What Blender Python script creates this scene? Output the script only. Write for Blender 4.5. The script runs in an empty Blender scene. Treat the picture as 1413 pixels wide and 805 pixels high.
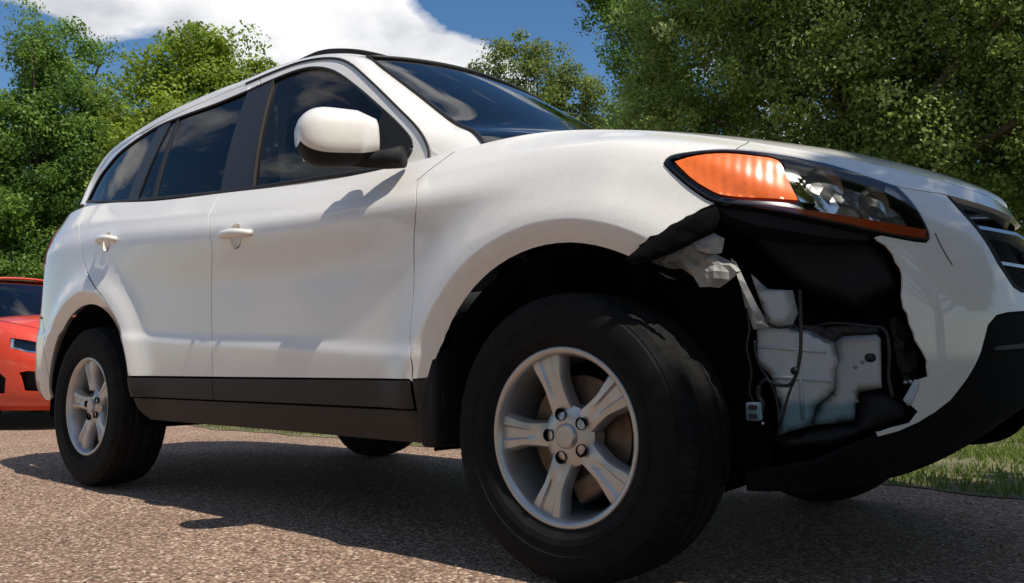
import bpy, bmesh, math, random
import numpy as np
from mathutils import Vector, Matrix
from mathutils.geometry import delaunay_2d_cdt
rnd = random.Random(7); rng = np.random.default_rng(11)
scene = bpy.context.scene
COL = scene.collection

# ------------------------------------------------------------------ camera
PW, PH, FPX = 1413.0, 805.0, 1150.1
CAM = np.array([2.6033, -2.5686, 0.5367]); YAW, PITCH, ROLL = 2.27494, 0.088906, -0.004279
FW = np.array([math.cos(PITCH)*math.cos(YAW), math.cos(PITCH)*math.sin(YAW), math.sin(PITCH)])
_rt = np.array([math.sin(YAW), -math.cos(YAW), 0.0]); _up = np.cross(_rt, FW)
RT = _rt*math.cos(ROLL) + _up*math.sin(ROLL); UP = -_rt*math.sin(ROLL) + _up*math.cos(ROLL)
cd = bpy.data.cameras.new('camera'); cam = bpy.data.objects.new('camera', cd); COL.objects.link(cam)
cd.sensor_width = 36.0; cd.lens = 36.0*FPX/PW; cd.clip_start = 0.05; cd.clip_end = 2000
cam.matrix_world = Matrix(((RT[0], UP[0], -FW[0], CAM[0]), (RT[1], UP[1], -FW[1], CAM[1]), (RT[2], UP[2], -FW[2], CAM[2]), (0, 0, 0, 1)))
scene.camera = cam

def ray(px, py):
    return FW + RT*(px-PW/2)/FPX - UP*(py-PH/2)/FPX
def proj(P):
    d = np.asarray(P, float) - CAM; z = d @ FW
    return np.stack([PW/2 + FPX*(d @ RT)/z, PH/2 - FPX*(d @ UP)/z], -1)
def on_plane(px, py, axis, val):
    d = ray(px, py); return CAM + d*((val-CAM[axis])/d[axis])

# ------------------------------------------------------------------ light
SUN_DIR = Vector((0.485, -0.030, 0.874)).normalized()       # towards the sun
SUN_EL = math.asin(SUN_DIR.z); SUN_ROT = math.atan2(SUN_DIR.x, SUN_DIR.y)
scene.view_settings.view_transform = 'Standard'; scene.view_settings.look = 'None'
scene.view_settings.exposure = 0.0; scene.view_settings.gamma = 1.0
scene.view_settings.use_curve_mapping = False
world = bpy.data.worlds.new('World'); scene.world = world; world.use_nodes = True
def build_world():
    nt = world.node_tree; nt.nodes.clear(); N = nt.nodes.new; Lk = nt.links.new
    out = N('ShaderNodeOutputWorld'); bg = N('ShaderNodeBackground'); bg.inputs[1].default_value = 0.048
    sky = N('ShaderNodeTexSky'); sky.sky_type = 'NISHITA'; sky.sun_disc = False
    sky.sun_elevation = SUN_EL; sky.sun_rotation = SUN_ROT; sky.air_density = 1.0; sky.dust_density = 0.6; sky.ozone_density = 1.6
    tc = N('ShaderNodeTexCoord')
    # blue made deeper by a gamma on the whole sky
    gam = N('ShaderNodeHueSaturation'); gam.inputs['Saturation'].default_value = 1.25; gam.inputs['Value'].default_value = 2.45
    Lk(sky.outputs[0], gam.inputs['Color'])
    # cumulus clouds: fbm noise on the view direction
    mp = N('ShaderNodeMapping'); mp.inputs['Scale'].default_value = (1.0, 1.0, 1.9); mp.inputs['Location'].default_value = CLOUD_OFF
    Lk(tc.outputs['Generated'], mp.inputs[0])
    n1 = N('ShaderNodeTexNoise'); n1.inputs['Scale'].default_value = 3.4; n1.inputs['Detail'].default_value = 10; n1.inputs['Roughness'].default_value = 0.58; n1.inputs['Distortion'].default_value = 0.25
    Lk(mp.outputs[0], n1.inputs['Vector'])
    # the two cloud banks in view
    acc = n1.outputs[0]
    for (px, py, size, amt) in CLOUD_BANKS:
        d = Vector(ray(px, py)).normalized()
        dp = N('ShaderNodeVectorMath'); dp.operation = 'DISTANCE'; dp.inputs[1].default_value = d
        nrm = N('ShaderNodeVectorMath'); nrm.operation = 'NORMALIZE'; Lk(tc.outputs['Generated'], nrm.inputs[0]); Lk(nrm.outputs[0], dp.inputs[0])
        mr = N('ShaderNodeMapRange'); mr.interpolation_type = 'SMOOTHSTEP'
        mr.inputs[1].default_value = 0.0; mr.inputs[2].default_value = size; mr.inputs[3].default_value = amt; mr.inputs[4].default_value = 0.0
        Lk(dp.outputs['Value'], mr.inputs[0])
        ad = N('ShaderNodeMath'); Lk(acc, ad.inputs[0]); Lk(mr.outputs[0], ad.inputs[1]); acc = ad.outputs[0]
    ramp = N('ShaderNodeValToRGB'); ramp.color_ramp.elements[0].position = 0.53; ramp.color_ramp.elements[1].position = 0.625
    Lk(acc, ramp.inputs[0])
    # cloud body tone: bright rims, greyer thick parts
    n2 = N('ShaderNodeTexNoise'); n2.inputs['Scale'].default_value = 6.5; n2.inputs['Detail'].default_value = 6
    Lk(mp.outputs[0], n2.inputs['Vector'])
    cr = N('ShaderNodeValToRGB'); cr.color_ramp.elements[0].position = 0.38; cr.color_ramp.elements[0].color = (12.0, 12.5, 13.6, 1)
    cr.color_ramp.elements[1].position = 0.60; cr.color_ramp.elements[1].color = (21.5, 21.5, 21.6, 1)
    Lk(n2.outputs[0], cr.inputs[0])
    mix = N('ShaderNodeMix'); mix.data_type = 'RGBA'
    Lk(ramp.outputs[0], mix.inputs[0]); Lk(gam.outputs[0], mix.inputs[6]); Lk(cr.outputs[0], mix.inputs[7])
    Lk(mix.outputs[2], bg.inputs[0]); Lk(bg.outputs[0], out.inputs[0])
CLOUD_OFF = (3.1, 1.7, 0.4)
CLOUD_BANKS = [(440, 30, 0.18, 0.30), (650, 85, 0.13, 0.34), (150, -12, 0.15, 0.20), (30, 85, 0.08, -0.3), (215, 105, 0.08, -0.35), (690, -25, 0.13, -0.45), (810, 60, 0.12, -0.35)]
build_world()
sd = bpy.data.lights.new('sun', 'SUN'); sd.energy = 5.0; sd.angle = math.radians(0.53); sd.color = (1.0, 0.94, 0.84)
so = bpy.data.objects.new('sun', sd); COL.objects.link(so); so.rotation_euler = SUN_DIR.to_track_quat('Z', 'Y').to_euler(); so.location = (6, -1, 12)

# ------------------------------------------------------------------ materials
def new_mat(name):
    m = bpy.data.materials.new(name); m.use_nodes = True
    return m, m.node_tree, m.node_tree.nodes['Principled BSDF']
def pmat(name, col, rough=0.5, metal=0.0, coat=0.0, spec=0.5, noise=0.0, nscale=40, bump=0.0, rvar=0.0):
    m, nt, b = new_mat(name); N = nt.nodes.new; Lk = nt.links.new
    b.inputs['Base Color'].default_value = (*col, 1); b.inputs['Roughness'].default_value = rough; b.inputs['Metallic'].default_value = metal
    b.inputs['Coat Weight'].default_value = coat; b.inputs['Coat Roughness'].default_value = 0.04; b.inputs['Specular IOR Level'].default_value = spec
    if noise or bump or rvar:
        tc = N('ShaderNodeTexCoord'); n = N('ShaderNodeTexNoise'); n.inputs['Scale'].default_value = nscale; n.inputs['Detail'].default_value = 6
        Lk(tc.outputs['Object'], n.inputs['Vector'])
        if noise:
            mx = N('ShaderNodeMix'); mx.data_type = 'RGBA'
            mx.inputs[6].default_value = (*[c*(1-noise) for c in col], 1); mx.inputs[7].default_value = (*[min(1, c*(1+noise)) for c in col], 1)
            mr = N('ShaderNodeMapRange'); mr.inputs[1].default_value = .3; mr.inputs[2].default_value = .7; Lk(n.outputs[0], mr.inputs[0]); Lk(mr.outputs[0], mx.inputs[0]); Lk(mx.outputs[2], b.inputs['Base Color'])
        if rvar:
            m2 = N('ShaderNodeMapRange'); m2.inputs[3].default_value = max(0, rough-rvar); m2.inputs[4].default_value = rough+rvar; Lk(n.outputs[0], m2.inputs[0]); Lk(m2.outputs[0], b.inputs['Roughness'])
        if bump:
            bp = N('ShaderNodeBump'); bp.inputs['Strength'].default_value = bump; bp.inputs['Distance'].default_value = 0.004; Lk(n.outputs[0], bp.inputs['Height']); Lk(bp.outputs[0], b.inputs['Normal'])
    return m
def paint_mat(name, col, dirt):
    m, nt, b = new_mat(name); N = nt.nodes.new; Lk = nt.links.new
    b.inputs['Roughness'].default_value = 0.45; b.inputs['Coat Weight'].default_value = 1.0; b.inputs['Coat Roughness'].default_value = 0.06
    tc = N('ShaderNodeTexCoord'); n = N('ShaderNodeTexNoise'); n.inputs['Scale'].default_value = 3.0; n.inputs['Detail'].default_value = 10; n.inputs['Roughness'].default_value = 0.7
    Lk(tc.outputs['Object'], n.inputs['Vector'])
    n3 = N('ShaderNodeTexNoise'); n3.inputs['Scale'].default_value = 90.0; n3.inputs['Detail'].default_value = 4; Lk(tc.outputs['Object'], n3.inputs['Vector'])
    mu = N('ShaderNodeMath'); mu.operation = 'MULTIPLY'; Lk(n.outputs[0], mu.inputs[0]); Lk(n3.outputs[0], mu.inputs[1])
    mr = N('ShaderNodeMapRange'); mr.inputs[1].default_value = .18; mr.inputs[2].default_value = .42; mr.inputs[4].default_value = dirt; Lk(mu.outputs[0], mr.inputs[0])
    mx = N('ShaderNodeMix'); mx.data_type = 'RGBA'; mx.inputs[6].default_value = (*col, 1); mx.inputs[7].default_value = (.42, .36, .29, 1)
    Lk(mr.outputs[0], mx.inputs[0]); Lk(mx.outputs[2], b.inputs['Base Color'])
    cr = N('ShaderNodeMapRange'); cr.inputs[3].default_value = .015; cr.inputs[4].default_value = .07; Lk(n.outputs[0], cr.inputs[0]); Lk(cr.outputs[0], b.inputs['Coat Roughness'])
    # faint orange peel
    bp = N('ShaderNodeBump'); bp.inputs['Strength'].default_value = .03; bp.inputs['Distance'].default_value = .001
    n4 = N('ShaderNodeTexNoise'); n4.inputs['Scale'].default_value = 6.0; n4.inputs['Detail'].default_value = 1; Lk(tc.outputs['Object'], n4.inputs['Vector']); 
    bp.inputs['Strength'].default_value = .25; bp.inputs['Distance'].default_value = .004; Lk(n4.outputs[0], bp.inputs['Height']); Lk(bp.outputs[0], b.inputs['Coat Normal'])
    return m
def glass_mat(name, tint, refl=1.0, rough=0.0):
    m, nt, b = new_mat(name); N = nt.nodes.new; Lk = nt.links.new; nt.nodes.remove(b)
    out = nt.nodes['Material Output']; tr = N('ShaderNodeBsdfTransparent'); tr.inputs[0].default_value = (*tint, 1)
    gl = N('ShaderNodeBsdfGlossy'); gl.inputs['Roughness'].default_value = rough; gl.inputs[0].default_value = (refl, refl, refl, 1)
    fr = N('ShaderNodeFresnel'); fr.inputs[0].default_value = 1.5
    mx = N('ShaderNodeMixShader'); Lk(fr.outputs[0], mx.inputs[0]); Lk(tr.outputs[0], mx.inputs[1]); Lk(gl.outputs[0], mx.inputs[2]); Lk(mx.outputs[0], out.inputs[0])
    return m
M = {}
M['white'] = paint_mat('white_paint', (.83, .805, .755), .14)
M['red'] = paint_mat('red_paint', (.65, .045, .012), .05)
M['black'] = pmat('black_plastic', (.009, .009, .010), .7, spec=.3, noise=.3, nscale=60)
M['trim'] = pmat('dark_grey_trim', (.015, .013, .012), .6, noise=.25, nscale=30, rvar=.1)
M['seal'] = pmat('black_rubber_seal', (.008, .008, .009), .6)
M['pillar'] = pmat('black_pillar_film', (.010, .010, .012), .45)
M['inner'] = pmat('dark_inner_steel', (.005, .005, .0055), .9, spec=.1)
M['valance'] = pmat('matt_black_valance', (.006, .006, .0065), .85, spec=.15)
M['greybar'] = pmat('grey_metal_bar', (.42, .42, .43), .3, metal=.9)
M['bowl'] = pmat('bright_reflector', (.75, .75, .74), .22, metal=.9)
M['glass'] = glass_mat('tinted_glass', (.46, .50, .49), refl=.65)
M['privacy'] = glass_mat('privacy_glass', (.07, .073, .08), refl=.6)
M['wind'] = glass_mat('windshield_glass', (.20, .23, .24))
M['clear'] = glass_mat('clear_lens', (.95, .95, .95), rough=.03)
M['tyre'] = pmat('tyre_rubber', (.010, .0095, .009), .85, spec=.2, noise=.35, nscale=25, bump=.1)
M['alloy'] = pmat('silver_alloy', (.50, .49, .475), .38, metal=.75, noise=.12, nscale=14, rvar=.12)
M['disc'] = pmat('rusty_brake_disc', (.16, .11, .08), .5, metal=.6, noise=.3, nscale=30)
M['chrome'] = pmat('chrome', (.82, .82, .82), .06, metal=1.0)
M['satin'] = pmat('satin_chrome', (.55, .55, .56), .25, metal=1.0)
M['orange'] = pmat('amber_reflector', (.90, .165, .010), .25, coat=.8, noise=.12, nscale=38)
M['amber_dark'] = pmat('amber_strip', (.55, .10, .02), .3, coat=.5)
M['lampblack'] = pmat('lamp_black', (.02, .021, .026), .3)
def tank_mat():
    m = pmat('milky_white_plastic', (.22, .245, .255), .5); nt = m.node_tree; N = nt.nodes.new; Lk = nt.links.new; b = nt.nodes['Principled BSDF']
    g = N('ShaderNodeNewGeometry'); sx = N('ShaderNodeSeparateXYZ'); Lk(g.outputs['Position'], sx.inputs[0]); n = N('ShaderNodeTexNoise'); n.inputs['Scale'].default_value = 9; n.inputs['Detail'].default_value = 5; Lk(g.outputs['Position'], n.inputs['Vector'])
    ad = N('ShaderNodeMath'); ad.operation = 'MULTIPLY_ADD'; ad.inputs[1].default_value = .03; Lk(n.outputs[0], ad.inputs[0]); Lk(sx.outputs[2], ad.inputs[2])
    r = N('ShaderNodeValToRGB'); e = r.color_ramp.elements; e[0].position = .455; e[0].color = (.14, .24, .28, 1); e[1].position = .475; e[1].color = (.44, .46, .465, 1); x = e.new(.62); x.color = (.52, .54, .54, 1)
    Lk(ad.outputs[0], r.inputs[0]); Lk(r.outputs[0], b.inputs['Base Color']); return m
M['torn'] = pmat('torn_grey_plastic', (.34, .335, .315), .7, noise=.35, nscale=22, bump=.5)
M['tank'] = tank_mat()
M['wire'] = pmat('black_wire', (.01, .01, .014), .5)
M['seat'] = pmat('grey_seat_cloth', (.14, .135, .125), .9)
M['belt'] = pmat('beige_trim', (.36, .36, .29), .8)
M['redlens'] = pmat('red_tail_lens', (.09, .006, .006), .15, coat=1.0)

# ------------------------------------------------------------------ object helpers
def tag(o, label=None, cat=None, group=None, kind=None):
    if label: o['label'] = label
    if cat: o['category'] = cat
    if group: o['group'] = group
    if kind: o['kind'] = kind
    return o
def empty(name, loc=(0, 0, 0), rz=0.0):
    o = bpy.data.objects.new(name, None); COL.objects.link(o); o.location = loc; o.rotation_euler = (0, 0, rz); o.empty_display_size = .1
    return o
class MB:
    """collects shapes, then links them as one mesh object"""
    def __init__(s): s.v = []; s.f = []; s.n = {}; s.sm = []
    def add(s, verts, faces, normals=None, smooth=True):
        o = len(s.v); s.v += [tuple(map(float, p)) for p in verts]; s.f += [tuple(i+o for i in f) for f in faces]; s.sm += [smooth]*len(faces)
        if normals is not None:
            for i, n in enumerate(normals): s.n[o+i] = tuple(map(float, n))
    def box(s, c, d, rot=None):
        pts = [Vector((x*d[0]/2, y*d[1]/2, z*d[2]/2)) for x in (-1, 1) for y in (-1, 1) for z in (-1, 1)]
        if rot is not None: pts = [rot @ p for p in pts]
        s.add([p+Vector(c) for p in pts], [(0, 1, 3, 2), (4, 6, 7, 5), (0, 4, 5, 1), (2, 3, 7, 6), (0, 2, 6, 4), (1, 5, 7, 3)], smooth=False)
    def bbox(s, c, d, bev=.01, rot=None):
        """box with bevelled edges"""
        bm = bmesh.new(); bmesh.ops.create_cube(bm, size=1.0)
        for v in bm.verts: v.co = Vector((v.co.x*d[0], v.co.y*d[1], v.co.z*d[2]))
        bmesh.ops.bevel(bm, geom=list(bm.edges), offset=bev, segments=2, affect='EDGES', profile=.5)
        bm.verts.index_update(); vs = [((rot @ v.co) if rot is not None else v.co) + Vector(c) for v in bm.verts]
        s.add(vs, [[v.index for v in f.verts] for f in bm.faces], smooth=True); bm.free()
    def tube(s, pts, r, seg=8, cap=True):
        pts = [Vector(p) for p in pts]; rr = r if isinstance(r, (list, tuple)) else [r]*len(pts)
        vs = []; fs = []; prev = None
        for i, p in enumerate(pts):
            t = (pts[min(i+1, len(pts)-1)] - pts[max(i-1, 0)]).normalized()
            if prev is None: a = t.orthogonal().normalized()
            else: a = (prev - t*prev.dot(t)); a = a.normalized() if a.length > 1e-6 else t.orthogonal().normalized()
            prev = a; b = t.cross(a)
            for k in range(seg):
                an = 2*math.pi*k/seg; vs.append(p + a*math.cos(an)*rr[i] + b*math.sin(an)*rr[i])
        for i in range(len(pts)-1):
            for k in range(seg):
                k2 = (k+1) % seg; fs.append((i*seg+k, i*seg+k2, (i+1)*seg+k2, (i+1)*seg+k))
        if cap: fs.append(tuple(range(seg-1, -1, -1))); fs.append(tuple(range((len(pts)-1)*seg, len(pts)*seg)))
        s.add(vs, fs)
    def lathe(s, prof, seg=64, a0=0, a1=2*math.pi):
        """profile of (radius, y) spun round the Y axis"""
        full = abs(a1-a0-2*math.pi) < 1e-6; n = seg if full else seg+1; vs = []; fs = []
        for k in range(n):
            a = a0 + (a1-a0)*k/seg
            for (r, y) in prof: vs.append((r*math.cos(a), y, r*math.sin(a)))
        m = len(prof)
        for k in range(seg):
            k2 = (k+1) % n
            for j in range(m-1): fs.append((k*m+j, k*m+j+1, k2*m+j+1, k2*m+j))
        s.add(vs, fs)
    def xform(s, mat):
        s.v = [tuple(mat @ Vector(p)) for p in s.v]; return s
    def build(s, name, mat, parent=None, sharp=None):
        me = bpy.data.meshes.new(name); me.from_pydata(s.v, [], s.f); me.update()
        me.polygons.foreach_set('use_smooth', s.sm)
        o = bpy.data.objects.new(name, me); COL.objects.link(o); me.materials.append(M[mat] if isinstance(mat, str) else mat)
        if parent: o.parent = parent
        if s.n:
            base = np.zeros(len(me.vertices)*3); me.vertex_normals.foreach_get('vector', base); base = base.reshape(-1, 3)
            cn = [s.n.get(i, tuple(base[i])) for i in range(len(me.vertices))]
            lo = [cn[l.vertex_index] for l in me.loops]
            me.normals_split_custom_set(lo)
        elif sharp:
            me.set_sharp_from_angle(angle=math.radians(sharp))
        return o
def copy_tree(o, parent=None):
    c = o.copy(); COL.objects.link(c); c.parent = parent
    for ch in o.children: copy_tree(ch, c)
    return c

# ------------------------------------------------------------------ splines and surfaces
def cubic(xs, ys):
    """natural cubic spline, clamped outside"""
    xs = np.array(xs, float); ys = np.array(ys, float); n = len(xs); h = np.diff(xs); A = np.eye(n); r = np.zeros(n)
    for i in range(1, n-1):
        A[i, i-1] = h[i-1]; A[i, i] = 2*(h[i-1]+h[i]); A[i, i+1] = h[i]; r[i] = 6*((ys[i+1]-ys[i])/h[i] - (ys[i]-ys[i-1])/h[i-1])
    m = np.linalg.solve(A, r)
    def f(x):
        x = np.clip(np.asarray(x, float), xs[0], xs[-1]); i = np.clip(np.searchsorted(xs, x)-1, 0, n-2); hh = h[i]; a = (xs[i+1]-x)/hh; b = (x-xs[i])/hh
        return a*ys[i]+b*ys[i+1] + ((a**3-a)*m[i]+(b**3-b)*m[i+1])*hh*hh/6
    return f
def pchip_rows(K, v):
    """K (n,R) values at integer knots, v (n,) -> monotone cubic value"""
    d = np.diff(K, axis=1); R = K.shape[1]; sl = np.zeros_like(K)
    pr = d[:, :-1]*d[:, 1:]; hm = np.where(pr > 0, 2*pr/np.where(np.abs(d[:, :-1]+d[:, 1:]) < 1e-12, 1, d[:, :-1]+d[:, 1:]), 0)
    sl[:, 1:-1] = hm; sl[:, 0] = d[:, 0]; sl[:, -1] = d[:, -1]
    i = np.clip(np.floor(v).astype(int), 0, R-2); t = v-i; k = np.arange(len(v))
    y0, y1, m0, m1 = K[k, i], K[k, i+1], sl[k, i], sl[k, i+1]
    return (2*t**3-3*t*t+1)*y0 + (t**3-2*t*t+t)*m0 + (-2*t**3+3*t*t)*y1 + (t**3-t*t)*m1
X0, X1 = 1.40, -1.50
LF = (2.28-X0)*math.pi/2; LR = (2.40+X1)*math.pi/2
SE, SR = X0+LF, X1-LR
_wk = [-1.5, -1.0, -.3, .4, .85, 1.15, 1.4]
_W = [[.86, .875, .885, .885, .885, .88, .86], [.904, .914, .919, .919, .916, .910, .90], [.914, .924, .929, .929, .926, .921, .91],
      [.916, .925, .930, .930, .927, .922, .913], [.910, .917, .922, .922, .922, .919, .913], [.910, .917, .921, .921, .922, .922, .918],
      [.908, .928, .940, .940, .93, .915, .905], [.878, .901, .912, .909, .894, .870, .862], [.815, .836, .850, .850, .828, .760, .715]]
_zk = [SR, -2.2, -1.5, -1.0, -.3, .4, .85, 1.15, 1.4, 1.8, 2.3, 2.55, SE]
_Z = [[.36, .34, .325, .318, .316, .314, .312, .31, .29, .25, .30, .37, .42], [.44, .43, .41, .41, .41, .41, .41, .41, .40, .38, .39, .42, .455],
      [.53, .52, .50, .50, .50, .50, .50, .50, .50, .49, .47, .47, .49], [.70, .69, .675, .648, .612, .580, .558, .56, .57, .58, .56, .55, .55],
      [.76, .75, .735, .708, .672, .640, .616, .62, .62, .66, .645, .63, .62], [.90, .90, .87, .86, .83, .82, .82, .82, .82, .80, .74, .72, .70],
      [1.10, 1.11, 1.10, 1.08, 1.035, 1.005, .995, .99, .98, .93, .845, .82, .81], [1.20, 1.21, 1.205, 1.17, 1.115, 1.078, 1.085, 1.095, 1.09, 1.025, .925, .90, .89],
      [1.33, 1.34, 1.33, 1.272, 1.213, 1.165, 1.172, 1.195, 1.168, 1.088, 1.0, .975, .965]]
WF = [cubic(_wk, r) for r in _W]; ZF = [cubic(_zk, r) for r in _Z]
NF = np.array([2.19, 2.24, 2.265, 2.28, 2.28, 2.27, 2.25, 2.215, 2.175]); NR = np.array([-2.40, -2.47, -2.49, -2.49, -2.47, -2.44, -2.42, -2.40, -2.36])
BF, BR = .92, .30
WHX = (1.35, -1.35); WHZ = .362; ARCH_R = .462
def sstep(e0, e1, x):
    t = np.clip((x-e0)/(e1-e0), 0, 1); return t*t*(3-2*t)
def L_raw(s, v):
    s = np.asarray(s, float); v = np.asarray(v, float)
    ZK = np.stack([f(s) for f in ZF], 1); WK = np.stack([f(np.clip(s, X1, X0)) for f in WF], 1)
    z = pchip_rows(ZK, v); w = pchip_rows(WK, v); nf = pchip_rows(np.repeat(NF[None], len(s), 0), v); nr = pchip_rows(np.repeat(NR[None], len(s), 0), v)
    tf = np.clip((s-X0)/LF, 0, 1)*math.pi/2; tr = np.clip((X1-s)/LR, 0, 1)*math.pi/2
    x = np.where(s > X0, X0+(nf-X0)*np.sin(tf), np.where(s < X1, X1+(nr-X1)*np.sin(tr), s))
    w = w*np.where(s > X0, np.cos(tf)**BF, np.where(s < X1, np.cos(tr)**BR, 1.0))
    # wheel arch flares
    for k, xc in enumerate(WHX):
        dx = x-xc; dz = z-WHZ; d = np.sqrt(dx*dx+dz*dz)
        rr = ARCH_R + (.070 if k == 0 else .060)
        ang = sstep(-.10, .10, dz)
        q = (d-rr)/.022; kink = .022*np.log1p(np.exp(np.clip(-q, -30, 30)))        # soft turn at the ridge
        fl = .032*np.exp(-(np.clip(d-rr, 0, 9)/.085)**2) - .62*(kink-.022*math.log(2)*np.exp(-np.clip(q, 0, 9)))
        fl = np.where(d < rr, .032 - .62*(kink-.022*math.log(2)), fl)
        cl = sstep(.0, .10, np.abs(w)) * (1-sstep(1.98, 2.12, x))
        w = w + fl*ang*cl*np.where(d < ARCH_R+.35, 1, 0)
    return np.stack([x, -w, z], 1)
wb_f = cubic([-2.15, -1.9, -1.5, -.8, 0, .6, 1.05], [.708, .762, .813, .837, .847, .840, .815])
def G_raw(x, z):
    x = np.asarray(x, float); z = np.asarray(z, float); d = z-1.15
    return np.stack([x, -(wb_f(x) - .20*d - .22*d*np.abs(d)), z], 1)
class Surf:
    def __init__(s, fn, ur, vr, vs): s.fn = fn; s.ur = ur; s.vr = vr; s.vs = vs; s.grid()
    def grid(s):
        U, V = np.meshgrid(np.linspace(*s.ur, 240), np.linspace(*s.vr, 120)); s.U = U.ravel(); s.V = V.ravel(); s.P = s.fn(s.U, s.V); s.Q = proj(s.P)
        n = s.normal(s.U, s.V); s.face = ((s.P-CAM)*n).sum(1) < 0.0
    def pos(s, uv): uv = np.atleast_2d(np.asarray(uv, float)); return s.fn(uv[:, 0], uv[:, 1])
    def normal(s, u, v):
        e = 2e-3; a = s.fn(np.clip(u+e, *s.ur), v) - s.fn(np.clip(u-e, *s.ur), v); ev = e/s.vs
        b = s.fn(u, np.clip(v+ev, *s.vr)) - s.fn(u, np.clip(v-ev, *s.vr)); n = np.cross(a, b); n /= np.linalg.norm(n, axis=1)[:, None]+1e-12
        return n
    def solve(s, Q, tgt, err):
        i = np.argmin(((Q-tgt)**2).sum(1) + np.where(s.face, 0, 1e9)); uv = np.array([s.U[i], s.V[i]])
        for _ in range(25):
            f0 = err(uv); e1 = np.array([1e-4, 0]); e2 = np.array([0, 1e-4])
            J = np.stack([(err(uv+e1)-f0)/1e-4, (err(uv+e2)-f0)/1e-4], 1)
            try: d = np.linalg.solve(J.T@J + 1e-9*np.eye(2)*np.trace(J.T@J), -J.T@f0)
            except np.linalg.LinAlgError: break
            d = np.clip(d, -.1, .1); uv = np.array([np.clip(uv[0]+d[0], *s.ur), np.clip(uv[1]+d[1], *s.vr)])
            if np.abs(d).max() < 1e-6: break
        return uv
    def px(s, p):
        t = np.array(p[:2], float); return s.solve(s.Q, t, lambda uv: proj(s.fn(uv[:1], uv[1:]))[0]-t)
    def xz(s, p):
        t = np.array(p[:2], float); return s.solve(s.P[:, [0, 2]]*1.0, t, lambda uv: s.fn(uv[:1], uv[1:])[0][[0, 2]]-t)
    def pxs(s, pts): return [tuple(s.px(p)) for p in pts]
    def xzs(s, pts): return [tuple(s.xz(p)) for p in pts]
LB = Surf(L_raw, (SR, SE), (0, 8), .11)
GH = Surf(G_raw, (-2.15, 1.05), (1.05, 1.84), 1.0)
def catmull(pts, n=6, closed=False):
    P = [np.array(p, float) for p in pts]; out = []
    m = len(P)
    if m < 3: return [tuple(p) for p in P]
    for i in range(m if closed else m-1):
        p0 = P[(i-1) % m] if closed or i > 0 else 2*P[0]-P[1]; p1 = P[i]; p2 = P[(i+1) % m]; p3 = P[(i+2) % m] if closed or i < m-2 else 2*P[-1]-P[-2]
        for k in range(n):
            t = k/n; out.append(tuple(.5*((2*p1)+(-p0+p2)*t+(2*p0-5*p1+4*p2-p3)*t*t+(-p0+3*p1-3*p2+p3)*t**3)))
    if not closed: out.append(tuple(P[-1]))
    return out
def join(*segs):
    out = []
    for sg in segs:
        for p in sg:
            if not out or abs(out[-1][0]-p[0])+abs(out[-1][1]-p[1]) > 1e-5: out.append(tuple(p))
    if abs(out[-1][0]-out[0][0])+abs(out[-1][1]-out[0][1]) < 1e-5: out.pop()
    return out
def in_poly(P, poly):
    poly = np.asarray(poly); x, y = P[:, 0], P[:, 1]; ins = np.zeros(len(P), bool); n = len(poly)
    for i in range(n):
        x0, y0 = poly[i]; x1, y1 = poly[i-1]
        c = (y0 > y) != (y1 > y)
        if c.any(): ins ^= c & (x < (x1-x0)*(y-y0)/((y1-y0) if y1 != y0 else 1e-12)+x0)
    return ins
def inset_poly(poly, d):
    P = np.asarray(poly); A = .5*np.sum(P[:, 0]*np.roll(P[:, 1], -1)-np.roll(P[:, 0], -1)*P[:, 1]); sg = 1 if A > 0 else -1
    e = np.roll(P, -1, 0)-P; e /= np.linalg.norm(e, axis=1)[:, None]+1e-12; nn = np.stack([-e[:, 1], e[:, 0]], 1)*sg
    m = nn+np.roll(nn, 1, 0); l = np.linalg.norm(m, axis=1)[:, None]+1e-9; m /= l
    c = np.clip((m*nn).sum(1), .5, 1)[:, None]
    return P+m*d/c
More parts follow.
